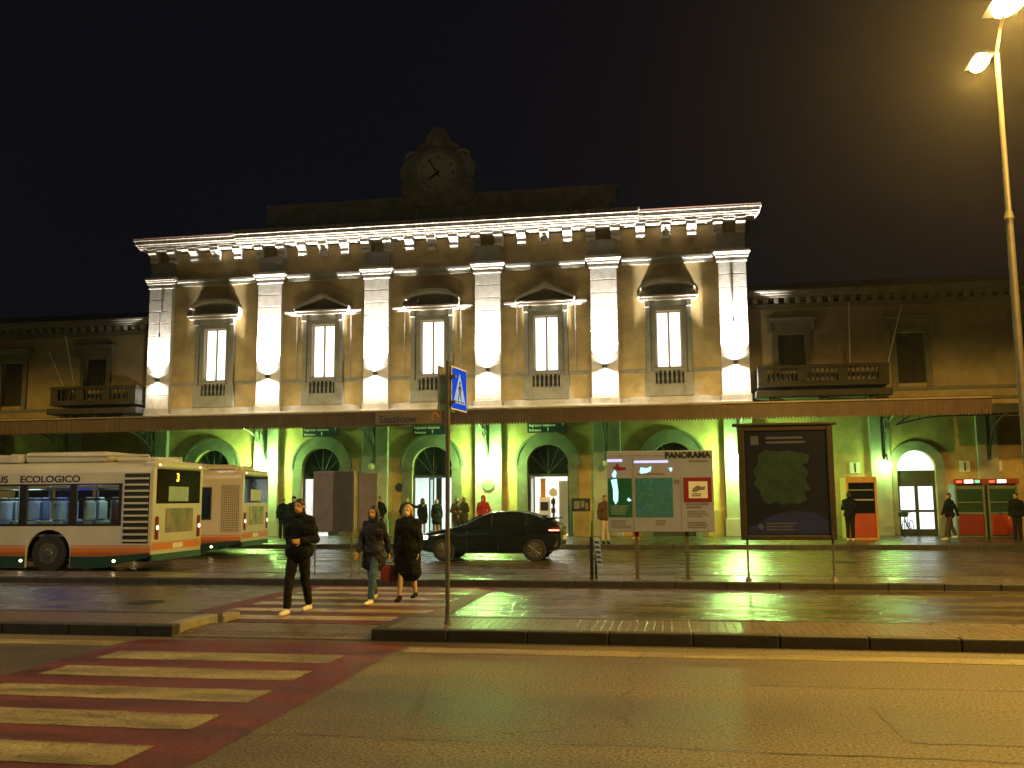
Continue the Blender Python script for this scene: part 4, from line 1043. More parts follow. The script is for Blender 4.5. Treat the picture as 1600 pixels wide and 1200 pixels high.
# ================================================================== STREET FURNITURE
# zebra sign pole: two square signs edge-on to us
SP = thing('crossing_sign_pole', 'slim grey pole with a blue zebra crossing sign seen almost edge on', 'road sign', (-2.95, 12.15, .145)); O = (-2.95, 12.15, .145)
m = MB(O); m.cone((-2.95, 12.15, .145), (-2.95, 12.15, 3.62), .03, .03, 12); m.cone((-2.95, 12.15, .145), (-2.95, 12.15, .2), .05, .035, 12); m.cone((-2.95, 12.15, 3.62), (-2.95, 12.15, 3.64), .032, .01, 12); m.build('pole', M['pole'], SP)
M['blue'] = mat('blue_sign_enamel', (.008, .06, .42), .35, .15, 3)
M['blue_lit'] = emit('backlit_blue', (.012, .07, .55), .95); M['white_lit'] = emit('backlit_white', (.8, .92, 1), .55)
def zebra_sign(ang, shift):
    """square sign; local x along the plate, face towards local -y"""
    T = Matrix.Translation((shift[0], shift[1], 3.125)) @ Matrix.Rotation(ang, 4, 'Z')
    def fin(m, nm, mt, par):
        m.v = [tuple(T @ Vector(v)) for v in m.v]; return m.build(nm, mt, par)
    m = MB(); m.bbox(-.3, .3, .0, .02, -.3, .3, .008); m.box(-.3, .3, .02, .035, .1, .13); m.box(-.3, .3, .02, .035, -.13, -.1); p = fin(m, 'sign_plate', M['steel'], SP)
    m = MB(); m.box(-.295, .295, -.004, -.001, -.295, .295); fin(m, 'border', M['sign_white'], p)
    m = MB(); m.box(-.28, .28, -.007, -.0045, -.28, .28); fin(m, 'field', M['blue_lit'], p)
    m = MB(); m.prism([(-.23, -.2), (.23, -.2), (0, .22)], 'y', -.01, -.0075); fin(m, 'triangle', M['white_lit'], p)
    m = MB(); y0, y1 = -.013, -.0105
    m.cone((0.0, y0, .085), (0.0, y1, .085), .026, .026, 12)
    for poly in ([(-.028, -.04), (.028, -.03), (.03, .055), (-.02, .055)], [(-.028, -.04), (.0, -.04), (-.05, -.15), (-.075, -.145)], [(0, -.035), (.028, -.03), (.06, -.15), (.035, -.155)], [(.025, .05), (.03, .02), (.075, -.02), (.08, -.005)], [(-.02, .05), (-.025, .02), (-.065, -.02), (-.075, -.005)],
                 [(-.19, -.19), (-.14, -.19), (-.1, -.165), (-.15, -.165)], [(-.09, -.19), (-.04, -.19), (-.02, -.165), (-.07, -.165)], [(.04, -.19), (.09, -.19), (.07, -.165), (.02, -.165)], [(.14, -.19), (.19, -.19), (.15, -.165), (.1, -.165)]):
        m.prism(poly, 'y', y0, y1)
    fin(m, 'walking_figure', M['black'], p)
    return p
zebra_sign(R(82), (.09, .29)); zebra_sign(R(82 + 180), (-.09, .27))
for z in (3.05, 3.4): MB(O).box(-3.07, -2.84, 12.13, 12.2, z, z + .04).build('clamp', M['steel'], SP)

# city map board on two posts
PB = thing('city_map_board', 'white city map board headed PANORAMA on two steel posts', 'information board', (-.25, 19.5, .125)); O = (-.25, 19.5, .125)
x0, x1, z0, z1 = -1.32, .84, 1.08, 2.74; y = 19.5
for x in (-.74, .28):
    m = MB(O); m.bbox(x - .04, x + .04, y + .06, y + .14, .125, z1 - .1, .01); m.box(x - .1, x + .1, y, y + .2, .12, .14); m.build('post', M['pole'], PB)
m = MB(O); m.bbox(x0, x1, y - .05, y + .055, z0, z1, .012); cs = m.build('case', mat('pale_board', (.27, .3, .46), .35, .1, 2), PB)
m = MB(O); m.box(x0 + .02, x1 - .02, y - .056, y - .051, z1 - .1, z1 - .085); m.box(-.79, -.77, y - .056, y - .051, z0 + .03, z1 - .12); m.box(.18, .2, y - .056, y - .051, z0 + .03, 2.2); m.build('divider', M['trim'], cs)
text_mesh('title', 'PANORAMA', .17, M['black'], cs, (-.12 - O[0], -.055, 2.585 - O[2]), .003, bold=.008, xs=.98)
def bars(mb, x0, x1, z0, z1, n, y, h=.5, seed=1):
    rnd = random.Random(seed); dz = (z1 - z0) / n
    for i in range(n):
        e = x1 - rnd.random() * (x1 - x0) * .4; mb.box(x0, e, y - .003, y, z1 - (i + h) * dz, z1 - i * dz)
m = MB(O); m.box(-1.3, -.81, y - .057, y - .051, 1.38, 2.18); gp = m.build('green_poster', mat('dark_green_poster', (.015, .11, .075), .3, .3, 3), cs)
m = MB(O); bars(m, -1.26, -.85, 1.42, 1.62, 5, y - .058, .45, 3); m.build('print', mat('pale_print', (.2, .3, .26), .5, .2, 4), gp)
m = MB(O); m.box(-.74, .02, y - .057, y - .051, 1.38, 2.18); m.build('map', map_mat('teal_city_map', (.02, .15, .3), (.03, .14, .17), (.1, .26, .34), 6, lw=.025), cs)
m = MB(O); m.box(.24, .8, y - .057, y - .051, 1.68, 2.18); rp = m.build('red_poster', mat('red_poster', (.2, .018, .035), .35, .2, 3), cs)
m = MB(O); m.box(.34, .72, y - .062, y - .058, 1.76, 2.1); m.build('label', M['sign_white'], rp)
m = MB(O); m.prism([(.4, 1.9), (.48, 1.88), (.56, 1.92), (.66, 1.93), (.68, 2.0), (.6, 1.99), (.52, 2.02), (.44, 1.97)], 'y', y - .066, y - .0625); bars(m, .4, .66, 1.78, 1.86, 2, y - .062, .6, 5); m.build('print', mat('grey_print', (.16, .15, .15), .5, .2, 4), rp)
m = MB(O); bars(m, .28, .78, 1.54, 1.66, 2, y - .051, .7, 8); bars(m, .3, .76, 1.36, 1.5, 4, y - .051, .5, 9); bars(m, .3, .78, 1.14, 1.28, 3, y - .051, .6, 10); bars(m, -.34, -.08, 1.2, 1.32, 3, y - .051, .6, 11); bars(m, -1.26, -.84, 1.14, 1.32, 5, y - .051, .45, 12); bars(m, .36, .8, 2.48, 2.54, 1, y - .051, .8, 13); bars(m, -.7, -.1, 2.24, 2.28, 1, y - .051, .8, 14)
m.box(.05, .16, y - .054, y - .051, 2.06, 2.14)
m.build('small_print', bpy.data.materials['grey_print'], cs)
m = MB(O); m.prism([(-1.2, 2.4), (-1.1, 2.34), (-.92, 2.36), (-.92, 2.4), (-1.06, 2.42), (-1.1, 2.5), (-1.14, 2.43)], 'y', y - .056, y - .051); m.build('emblem', bpy.data.materials['red_poster'], cs)
m = MB(O); m.box(-1.31, -1.0, y - .058, y - .0515, 2.52, 2.575); m.box(-.76, -.06, y - .058, y - .0515, 2.49, 2.54); m.build('lamp_tube', emit('violet_tube', (.7, .65, 1), 1.2), cs)
cyan = emit('cyan_painted_glow', (.55, 1, 1), 1.3)  # bright light shapes on the board front, painted as glowing patches
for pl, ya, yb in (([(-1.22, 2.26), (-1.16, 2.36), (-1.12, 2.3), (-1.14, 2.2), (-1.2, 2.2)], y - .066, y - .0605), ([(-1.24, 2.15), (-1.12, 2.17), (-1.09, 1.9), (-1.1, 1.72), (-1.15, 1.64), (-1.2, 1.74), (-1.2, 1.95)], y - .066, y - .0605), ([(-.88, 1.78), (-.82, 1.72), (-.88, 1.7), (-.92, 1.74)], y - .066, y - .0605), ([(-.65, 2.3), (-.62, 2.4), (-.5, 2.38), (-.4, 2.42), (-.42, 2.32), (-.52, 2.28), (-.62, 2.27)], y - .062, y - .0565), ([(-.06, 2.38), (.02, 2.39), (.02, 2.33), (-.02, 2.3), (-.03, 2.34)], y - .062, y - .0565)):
    m = MB(O); m.prism(pl, 'y', ya, yb); m.build('painted_glow_patch', cyan, cs)

# dark map hoarding
HB = thing('map_hoarding', 'tall dark hoarding with a green map shape in a rusty frame, on two thin legs', 'billboard', (2.27, 19.4, .125)); O = (2.27, 19.4, .125)
x0, x1, z0, z1 = 1.35, 3.2, .92, 3.26; y = 19.4
for x in (1.47, 3.12):
    m = MB(O); m.cone((x, y + .05, .125), (x, y + .05, z0), .022, .022, 10); m.cone((x, y + .05, .12), (x, y + .05, .2), .09, .03, 10); m.build('leg', M['pole'], HB)
m = MB(O)
m.bbox(x0, x0 + .12, y - .05, y + .1, z0, z1 - .06, .015); m.bbox(x1 - .12, x1, y - .05, y + .1, z0, z1 - .06, .015); m.bbox(x0 + .121, x1 - .121, y - .05, y + .1, z0, z0 + .09, .015); m.bbox(x0 - .1, x1 + .08, y - .08, y + .12, z1 - .058, z1, .015); m.bbox(x0 + .121, x1 - .121, y - .04, y + .1, z1 - .16, z1 - .059, .015)
m.build('frame', mat('rusty_brown_frame', (.03, .02, .014), .5, .4, 4), HB)
m = MB(O); m.box(x0 + .121, x1 - .121, y - .01, y + .06, z0 + .091, z1 - .161); pn = m.build('panel', mat('night_blue_panel', (.009, .012, .03), .3, .4, 2), HB)
m = MB(O); P = [(1.72, 2.62), (1.9, 2.72), (2.1, 2.68), (2.35, 2.7), (2.62, 2.64), (2.75, 2.6), (2.7, 2.45), (2.6, 2.4), (2.72, 2.25), (2.64, 2.1), (2.74, 1.92), (2.6, 1.86), (2.66, 1.72), (2.5, 1.62), (2.36, 1.66), (2.2, 1.6), (2.05, 1.68), (1.92, 1.62), (1.8, 1.72), (1.74, 1.9), (1.62, 2.02), (1.7, 2.15), (1.62, 2.3), (1.74, 2.44)]
m.prism(P, 'y', y - .016, y - .0105); m.build('map_shape', map_mat('dull_green_print', (.01, .035, .028), (.018, .04, .035), (.028, .05, .045), 2.6), pn)
m = MB(O); m.prism([(1.5, 1.03), (3.05, 1.03), (3.05, 1.3), (2.8, 1.45), (2.4, 1.5), (2.0, 1.42), (1.6, 1.2), (1.5, 1.18)], 'y', y - .015, y - .0105); bt = m.build('blue_band', mat('deep_blue_print', (.012, .02, .12), .4, .4, 5), pn)
m = MB(O); m.prism([(1.72, 1.25), (1.8, 1.2), (1.76, 1.1), (1.68, 1.17)], 'y', y - .019, y - .0155); bars(m, 1.85, 2.5, 1.08, 1.26, 3, y - .0155, .5, 3); bars(m, 1.9, 2.7, 2.8, 2.98, 2, y - .0105, .5, 4); m.box(1.6, 1.76, y - .014, y - .0105, 2.82, 3.0); m.build('small_print', mat('dim_print', (.06, .07, .12), .5, .3, 4), pn)

# grey poster boards
for (xa, xb, y, za, zb, rz, lb, split) in ((-7.97, -7.0, 20.0, 1.07, 2.42, 0, 'grey poster board of two sheets on thin legs behind the crossing man', True), (-6.95, -6.5, 20.1, 1.1, 2.38, R(8), 'narrow pale-edged poster board beside the wider grey one', False)):
    cx = (xa + xb) / 2; T = thing('poster_board', lb, 'poster board', (cx, y, .125), rz, group='grey poster boards'); h = (xb - xa) / 2
    m = MB()
    for s in (-1, 1): m.cone((s * (h - .06), .03, 0), (s * (h - .06), .03, zb - .2), .018, .018, 8)
    m.build('leg', M['pole'], T)
    m = MB(); m.bbox(-h, h, 0, .05, za - .125, zb - .125, .008); bd = m.build('board', M['steel'], T)
    w = h if split else 2 * h
    m = MB(); m.box(-h + .03, -h + w - .01 if split else h - .03, -.006, -.001, za - .1, zb - .15); m.build('poster', mat('grey_poster', (.17, .155, .2), .6, .3, 3) if split else bpy.data.materials['grey_poster'], bd)
    if split: m = MB(); m.box(.01, h - .03, -.009, -.001, za - .1, zb - .13); m.build('poster', mat('dark_poster', (.06, .056, .085), .6, .3, 3), bd)
# small slanted stop panel
T = thing('small_info_post', 'knee-high dark post with a slanted blue and white panel beside the city map board', 'information post', (-1.6, 19.4, .125)); m = MB()
m.bbox(-.1, -.03, -.03, .03, 0, .86, .01); m.bbox(.0, .05, -.02, .02, 0, .6, .01); m.build('post', M['black'], T)
m = MB(); m.prism([(-.02, .86), (.1, .84), (.16, .28), (.05, .26)], 'y', -.05, -.02); pp = m.build('panel', mat('pale_blue_panel', (.4, .45, .6), .4, .2, 3), T)
m = MB()
for k in range(5): m.prism([(.0 + k * .012, .78 - k * .1), (.09 + k * .012, .77 - k * .1), (.1 + k * .012, .72 - k * .1), (.01 + k * .012, .73 - k * .1)], 'y', -.055, -.0505)
m.build('print', M['blue'], pp)

# orange photo booth and vending machines
M['kiosk_frame'] = mat('amber_kiosk_frame', (.55, .3, .06), .45, .2, 3); M['kiosk_red'] = mat('orange_red_panel', (.42, .05, .018), .4, .15, 3)
T = thing('photo_booth', 'amber framed photo booth with an orange-red lower panel by the arched door', 'booth', (7.1, 37.2, .15)); w, d, h = .56, 1.3, 2.38
m = MB()
for x in (-w, w - .09): m.bbox(x, x + .09, 0, .1, 0, h, .012)
m.bbox(-w + .091, w - .091, .005, .1, h - .22, h, .012); m.bbox(-w + .091, w - .091, .005, .09, 0, .1, .012); m.bbox(-w + .01, w - .01, .101, d, .02, h - .02, .02); fr = m.build('frame', M['kiosk_frame'], T)
m = MB(); m.bbox(-w + .1, w - .1, .03, .1, .11, 1.0, .015); m.build('lower_panel', M['kiosk_red'], T)
m = MB(); m.box(-w + .092, w - .092, .06, .1, 1.01, h - .23); m.build('window', M['glass_dark'], T)
m = MB(); m.bbox(-w + .12, w - .12, .0, .058, 1.48, 1.54, .01); m.bbox(-w + .12, w - .12, .0, .058, 1.86, 1.9, .01); m.build('shelf', M['steel'], T)
for k, (x, lb) in enumerate(((11.65, 'red and green lit vending machine beside the arched door'), (12.87, 'red and green lit vending machine half cut by the picture edge'))):
    T = thing('vending_machine', lb, 'vending machine', (x, 39.6, .15), group='lit vending machines'); w, d, h = .56, .9, 2.1
    m = MB(); m.bbox(-w, w, .1, d, 0, h, .02)
    for s in (-w, w - .08): m.bbox(s, s + .08, 0, .1, 0, h, .012)
    m.bbox(-w + .081, w - .081, .005, .1, .9, 1.0, .01); m.build('cabinet', mat('grey_green_cabinet', (.14, .18, .14), .45, .2, 3) if k == 0 else bpy.data.materials['grey_green_cabinet'], T)
    m = MB(); m.bbox(-w + .09, w - .09, .03, .099, .1, .89, .012); m.cone((0, .03, .5), (0, .02, .5), .3, .3, 24); m.build('lower_panel', mat('deep_red_panel', (.22, .018, .015), .4, .2, 3) if k == 0 else M['kiosk_red'], T)
    m = MB(); m.box(-w + .085, w - .085, .05, .06, 1.01, h - .2); m.build('window', mat('green_tinted_glass', (.03, .08, .04), .1, .3, 3) if k == 0 else bpy.data.materials['green_tinted_glass'], T)
    m = MB(); m.bbox(-w + .1, w - .1, .0, .049, 1.36, 1.4, .008); m.build('shelf', M['steel'], T)
    m = MB(); m.bbox(-w - .05, w + .05, -.08, .2, h + .003, h + .2, .02); hd = m.build('header', mat('red_header', (.3, .03, .02), .5, .2, 3) if k == 0 else bpy.data.materials['red_header'], T)
    m = MB(); m.box(-.2, .12, -.09, -.081, h + .04, h + .16); m.build('white_lamp', emit('kiosk_white_lamp', (1, .9, .75), 5), hd)
    m = MB(); m.box(-.5, -.3, -.09, -.081, h + .05, h + .14); m.build('red_lamp', emit('kiosk_red_lamp', (1, .08, .03), 3), hd)
    if k == 0: m = MB(); m.box(.2, .36, -.09, -.081, h + .05, h + .15); m.build('green_lamp', emit('kiosk_green_lamp', (.1, 1, .3), 2.5), hd)
# ticket machine and banner inside the bright shop doorway
x = BX[3]
T = thing('ticket_machine', 'white ticket machine with dark screen inside the bright shop doorway', 'machine', (x - .25, YB + .7, .15)); m = MB()
m.bbox(-.32, .2, 0, .5, 0, 1.75, .02); m.build('cabinet', M['white_int'], T); m = MB(); m.box(-.26, .1, -.012, -.002, 1.1, 1.5); m.build('screen', M['black'], T); m = MB(); m.box(-.3, .18, -.01, -.002, .15, .5); m.build('lower_panel', M['kiosk_frame'], T)
T = thing('hanging_banner', 'orange banner hanging inside the bright shop doorway', 'banner', (x - .32, YB + .35, 2.2)); m = MB(); m.box(-.12, .1, 0, .01, -.35, .5); m.build('cloth', mat('orange_banner', (.7, .32, .06), .7, .2, 3), T); m = MB(); m.cone((-.16, .005, .5), (.14, .005, .5), .012, .012, 8); m.build('rod', M['steel'], T)
T = thing('display_stand', 'dark display stand with white round sign in the bright shop doorway', 'stand', (x + .12, YB + .5, .15)); m = MB(); m.bbox(-.05, .05, -.03, .03, 0, 1.7, .01); m.bbox(-.15, .15, -.12, .12, 0, .04, .01)
for z in (.6, 1.0, 1.4): m.bbox(-.1, .1, -.12, -.03, z, z + .22, .01)
m.build('rack', M['black'], T); m = MB(); m.cone((0, -.03, 1.92), (0, 0, 1.92), .2, .2, 20); m.build('round_sign', M['sign_white'], T)
# bicycle leaning by the arched door
T = thing('bicycle', 'dark bicycle leaning beside the lit arched door', 'bicycle', (9.35, 40.0, .15), R(62)); m = MB()
for wx in (-.5, .5):
    w = MB(); pts = [(wx + .33 * math.cos(a * PI / 12), 0, .34 + .33 * math.sin(a * PI / 12)) for a in range(25)]; w.tube(pts, .016, 6)
    for k in range(8): w.cone((wx, 0, .34), (wx + .32 * math.cos(k * PI / 4), 0, .34 + .32 * math.sin(k * PI / 4)), .003, .003, 4)
    w.build('wheel', M['tyre'], T)
m.tube([(.5, 0, .34), (.06, 0, .34), (-.08, 0, .85), (.42 - .85, 0, .92 - .06), (-.5, 0, .34)], .016, 8); m.tube([(.06, 0, .34), (-.43, 0, .8)], .016, 8); m.tube([(.5, 0, .34), (-.06, 0, .78)], .012, 8) if False else m.tube([(.5, 0, .34), (.0, 0, .62)], .012, 8)
m.build('frame', M['black'], T); m = MB(); m.ell((-.0, 0, .93), .13, .07, .035, 10, 6); m.cone((-.06, 0, .83), (-.02, 0, .92), .014, .014, 8); m.build('saddle', M['black'], T)
m = MB(); m.tube([(-.43, 0, .85), (-.45, 0, .98), (-.38, .26, 1.0)], .013, 8); m.tube([(-.45, 0, .98), (-.38, -.26, 1.0)], .013, 8); m.build('handlebar', M['steel'], T)
m = MB(); m.bbox(-.72, -.48, -.16, .16, .82, 1.02, .02); m.build('basket', M['iron'], T)

# ================================================================== STREET LAMPS
SOD = (1.0, .58, .1)
def street_lamp(label, x, y, power=1.0, col=None):
    T = thing('street_lamp', label, 'street lamp', (x, y, .12), group='tall double street lamps'); m = MB()
    m.cone((0, 0, 0), (0, 0, 1.2), .12, .1, 14); m.cone((0, 0, 1.2), (0, 0, 7.3), .085, .075, 14); m.cone((0, 0, 7.3), (0, 0, 7.45), .1, .07, 14); m.cone((0, 0, 7.45), (0, 0, 10.9), .06, .05, 12); m.build('pole', M['pole'], T)
    m = MB(); m.tube([(0, 0, 10.9), (0, -.3, 11.3), (0, -.7, 11.55)], .035, 8); m.tube([(0, 0, 10.9), (0, .4, 11.1), (0, .8, 11.2)], .035, 8); m.build('arm', M['pole'], T)
    for (ya, za, sc, pw) in ((-.95, 11.55, 1.7, 1.0), (1.05, 11.2, 1.0, .55)):  # near head enlarged so that its size stands in for the glare
        m = MB(); sg = -1 if ya < 0 else 1
        L_ = .42 * sc; W_ = .2 * sc
        m.add([(-W_, ya - L_, za + .02), (W_, ya - L_, za + .02), (W_, ya + L_, za + .02), (-W_, ya + L_, za + .02), (-W_ * .6, ya - L_ * .7, za + .16), (W_ * .6, ya - L_ * .7, za + .16), (W_ * .6, ya + L_ * .7, za + .16), (-W_ * .6, ya + L_ * .7, za + .16)],
              [(4, 5, 6, 7), (0, 1, 5, 4), (1, 2, 6, 5), (2, 3, 7, 6), (3, 0, 4, 7)])
        hd = m.build('lamp_head', M['pole'], T)
        m = MB(); m.smooth = True; m.ell((0, ya, za), W_ * .92, L_ * .92, .16, 16, 8); m.build('lens', emit('sodium_glow', (1, .74, .25), 40) if 'sodium_glow' not in bpy.data.materials else bpy.data.materials['sodium_glow'], hd)
        sun_free_light('sodium_lamp', 'SPOT', (x, y + ya, .12 + za - .25), 9000 * pw * power, col or SOD, .12, (0, 0, 0), 167, .14)
street_lamp('tall double street lamp with glaring sodium heads at the picture edge', 7.0, 20.0, .68)
street_lamp('tall double street lamp by the near road beyond the edge of view', 11.5, 9.0, 1.0)
street_lamp('tall double white street lamp further along beyond the buses', -18.5, 8.0, .28, (1, .84, .55))
street_lamp('tall double street lamp far along the station road beyond the edge of view', -35.0, 22.0, .42)

# ================================================================== PEOPLE
SKIN = mat('skin', (.45, .27, .18), .5, .12, 8)
def cloth(name, col, rough=.85, var=.3): return mat(name, col, rough, var, 6, .9, 13, spec=.15)
C = dict(black=cloth('black_cloth', (.008, .008, .011)), navy=cloth('navy_cloth', (.012, .016, .04)), slate=cloth('slate_padded_cloth', (.022, .022, .034), .6), jeans=cloth('blue_denim', (.06, .11, .18)), darkgrey=cloth('charcoal_cloth', (.014, .013, .015)),
         brown=cloth('brown_cloth', (.09, .05, .028)), red=cloth('red_cloth', (.5, .03, .025)), white=cloth('white_leather', (.7, .7, .68), .45, .1), cream=cloth('cream_cloth', (.5, .42, .32)), olive=cloth('olive_cloth', (.06, .055, .03)), pink=cloth('pale_pink_cloth', (.5, .36, .3)))
HAIR = dict(dark=mat('dark_hair', (.02, .013, .009), .5, .4, 30, .4, 60), blonde=mat('blonde_hair', (.45, .3, .13), .5, .4, 30, .4, 60), brown=mat('brown_hair', (.07, .035, .018), .5, .4, 30, .4, 60), grey=mat('grey_hair', (.25, .23, .2), .5, .3, 30, .4, 60))
FOLD = bpy.data.textures.new('cloth_folds', 'CLOUDS'); FOLD.noise_scale = .09; FOLD.noise_depth = 2
def remesh(m, name, mt, parent, voxel, smooth=2, fold=0):
    o = m.build(name, mt, parent)
    r = o.modifiers.new('r', 'REMESH'); r.mode = 'VOXEL'; r.voxel_size = voxel; r.use_smooth_shade = True
    if smooth:
        s = o.modifiers.new('s', 'SMOOTH'); s.factor = .5; s.iterations = smooth
    if fold:
        d = o.modifiers.new('d', 'DISPLACE'); d.texture = FOLD; d.strength = fold; d.mid_level = .35; d.texture_coords = 'LOCAL'
    evaluated(o); o.data.materials.clear(); o.data.materials.append(mt)
    return o
LIT_SKIN = mat('lit_skin', (.62, .45, .36), .5, .12, 8)  # brighter skin copy, painting in the light that falls on the legs
def person(label, loc, rz, H=1.72, fem=False, stride=.0, arms=('down', 'down'), top='jacket', top_m='black', leg_m='black', shoe_m='black', hair='dark', hair_len=0, hat=None, skirt=None, hood=None, turn=0, lean=0.0, vox=.014, bulk=1.0, group=None, lead=1, skin=None):
    T = thing('person', label, 'person', loc, rz, group); k = H / 1.75
    def V(x, y, z): return Vector((x * k, (y - lean * max(0, z - .9)) * k, z * k))
    hw = .085; sw = .185 if not fem else .165
    # joints; the figure faces -y
    legs = []
    for s in (-1, 1):
        fwd = stride * .5 * s * lead
        ank = V(s * (hw + .01), -fwd, .085 + (abs(fwd) * .25 if fwd < 0 else 0))
        knee = V(s * (hw + .005), -fwd * .5 - (.05 if fwd >= 0 else .03) * (1 if stride else .2), .49)
        legs.append((V(s * hw, 0, .92), knee, ank, s, fwd))
    AR = {'down': ((.055, .03, -.29), (.06, -.03, -.53)), 'swing_f': ((.05, -.06, -.28), (.04, -.2, -.49)), 'swing_b': ((.05, .12, -.27), (.06, .17, -.51)),
          'bent': ((.07, .05, -.28), (-.03, -.2, -.3)), 'pocket': ((.1, .06, -.27), (.02, -.09, -.46)), 'out': ((.24, -.05, -.1), (.46, -.12, -.04)), 'phone': ((.08, -.06, -.27), (-.06, -.2, -.08)), 'carry': ((.05, .02, -.3), (.07, -.02, -.56))}
    arms_ = []
    for s, a in zip((-1, 1), arms):
        e, w = AR[a]; arms_.append((V(s * sw, 0, 1.42), V(s * (sw + e[0]), e[1], 1.42 + e[2]), V(s * (sw + w[0]), w[1], 1.42 + w[2]), s))
    b = MB()
    def torso(m, g):
        gx = g * (1.0 if not fem else .93)
        m.cap(V(-.07 * gx, .0, .95), (.105 * g) * k, V(.07 * gx, .0, .95), (.105 * g) * k)
        m.cap(V(-.055, 0, 1.1), .098 * g * k, V(.055, 0, 1.1), .098 * g * k)
        m.cap(V(-.085 * gx, 0, 1.29), .112 * g * k, V(.085 * gx, 0, 1.29), .112 * g * k)
        m.cap(V(0, 0, .95), .12 * g * k, V(0, 0, 1.12), .115 * g * k); m.cap(V(0, 0, 1.12), .115 * g * k, V(0, 0, 1.32), .125 * g * k)
        for s in (-1, 1):
            m.cap(V(s * .1, 0, .95), .08 * g * k, V(s * .085, 0, 1.12), .075 * g * k); m.cap(V(s * .085, 0, 1.12), .075 * g * k, V(s * .12, .005, 1.33), .085 * g * k)
            m.cap(V(s * sw * .9, 0, 1.4), .062 * g * k, V(s * .05, .01, 1.47), .05 * g * k)
        if fem and g > 1.05:
            for s in (-1, 1): m.ell(V(s * .07, -.085, 1.27), .06 * k, .06 * k, .06 * k)
    torso(b, 1)
    b.cap(V(0, .01, 1.42), .06 * k, V(0, -.005, 1.54), .052 * k)
    hc = V(0, -.02, 1.64)
    head = MB(); hl = []
    ct, st = math.cos(turn), math.sin(turn)
    def Hd(x, y, z): return hc + Vector(((x * ct - y * st) * k, (x * st + y * ct) * k, z * k))
    b.ell(Hd(0, .01, .02), .074 * k, .09 * k, .098 * k); b.ell(Hd(0, -.02, -.05), .058 * k, .066 * k, .062 * k); b.cap(Hd(0, -.035, -.085), .03 * k, Hd(0, -.06, -.085), .022 * k)
    b.cap(Hd(0, -.085, .01), .011 * k, Hd(0, -.105, -.03), .016 * k)
    for s in (-1, 1):
        b.ell(Hd(s * .076, .01, -.01), .012 * k, .022 * k, .032 * k); b.ell(Hd(s * .032, -.075, .028), .02 * k, .014 * k, .01 * k)
    b.cap(Hd(-.02, -.083, -.058), .009 * k, Hd(.02, -.083, -.058), .009 * k)
    for hp, kn, an, s, fwd in legs:
        b.cap(hp, .085 * k, kn, .055 * k); b.cap(kn, .055 * k, kn.lerp(an, .3), .056 * k); b.cap(kn.lerp(an, .3), .056 * k, an, .037 * k)
        b.cap(an, .036 * k, an + Vector((0, .03 * k, -.04 * k)), .032 * k); b.cap(an + Vector((0, .0, -.045 * k)), .034 * k, an + Vector((0, -.15 * k, -.055 * k)), .024 * k)
    for sh, el, wr, s in arms_:
        b.cap(sh, .052 * k, el, .041 * k); b.cap(el, .041 * k, wr, .027 * k)
        d = (wr - el).normalized(); side = d.cross(Vector((s, .35, 0))).normalized(); nrm = side.cross(d).normalized()
        for q in (-.026, -.009, .009, .026): b.cap(wr + d * .01 * k + side * q * .8 * k, .013 * k, wr + d * .085 * k + side * q * k, .0115 * k)
        for j, q in enumerate((-.031, -.0105, .0105, .031)):
            ln = (.03, .036, .04, .034)[j] * k; kn_ = wr + d * .088 * k + side * q * k; m1 = kn_ + d * ln - nrm * s * .008 * k; m2 = m1 + d * ln * .8 - nrm * s * .02 * k
            b.cap(kn_, .0095 * k, m1, .0088 * k); b.cap(m1, .0088 * k, m2, .0078 * k)
        th = wr + d * .03 * k - side * .03 * k; t1 = th + (d * .035 - side * .03) * k; b.cap(th, .013 * k, t1, .0105 * k); b.cap(t1, .0105 * k, t1 + (d * .03 - side * .008 - nrm * s * .01) * k, .0085 * k)
    body = remesh(b, 'body', skin or SKIN, T, vox if vox < .01 else .0105)
    # eyes
    for s in (-1, 1):
        e = MB(); e.smooth = True; e.ell(Hd(s * .032, -.079, .014), .011 * k, .008 * k, .008 * k, 8, 6); e.build('eye', C['black'], body)
    # trousers or skirt
    if leg_m:
        m = MB(); m.cap(V(-.06, .005, .96), .115 * k * bulk, V(.06, .005, .96), .115 * k * bulk); m.cap(V(-.05, .03, .9), .1 * k, V(.05, .03, .9), .1 * k)
        for hp, kn, an, s, fwd in legs: m.cap(hp, .1 * k, kn, .071 * k); m.cap(kn, .071 * k, an.lerp(kn, .12), .058 * k)
        remesh(m, 'trousers', C[leg_m], T, vox, 2, .022)
    if skirt:
        z0, mt = skirt; m = MB()
        n = 20; prof = [(.98, .15, .115), (.85, .185, .145), (.5 * (.85 + z0), .2, .165), (z0, .215, .18)]
        vs = [V(rx * math.cos(2 * PI * i / n) * (1 + .03 * math.sin(5 * i)), ry * math.sin(2 * PI * i / n) * (1 + .03 * math.sin(4 * i + 1)), z) for z, rx, ry in prof for i in range(n)]
        fs = [(j * n + i, j * n + (i + 1) % n, (j + 1) * n + (i + 1) % n, (j + 1) * n + i) for j in range(3) for i in range(n)] + [tuple(range(n)), tuple(range(3 * n, 4 * n))]
        m.smooth = True; m.add(vs, fs); o = m.build('skirt', C[mt], T)
    # upper garment
    m = MB(); g = 1.17 * bulk; torso(m, g)
    zl = {'jacket': .88, 'coat': .62, 'long': .45}[top]
    m.cap(V(-.07, 0, .95), .125 * g * k, V(.07, 0, .95), .125 * g * k)
    zz = .92
    while zz > zl + .05:
        q = 1 + (.95 - zz) * .35
        m.cap(V(-.085 * q, 0, zz), .125 * bulk * q * k, V(.085 * q, 0, zz), .125 * bulk * q * k); zz -= .05
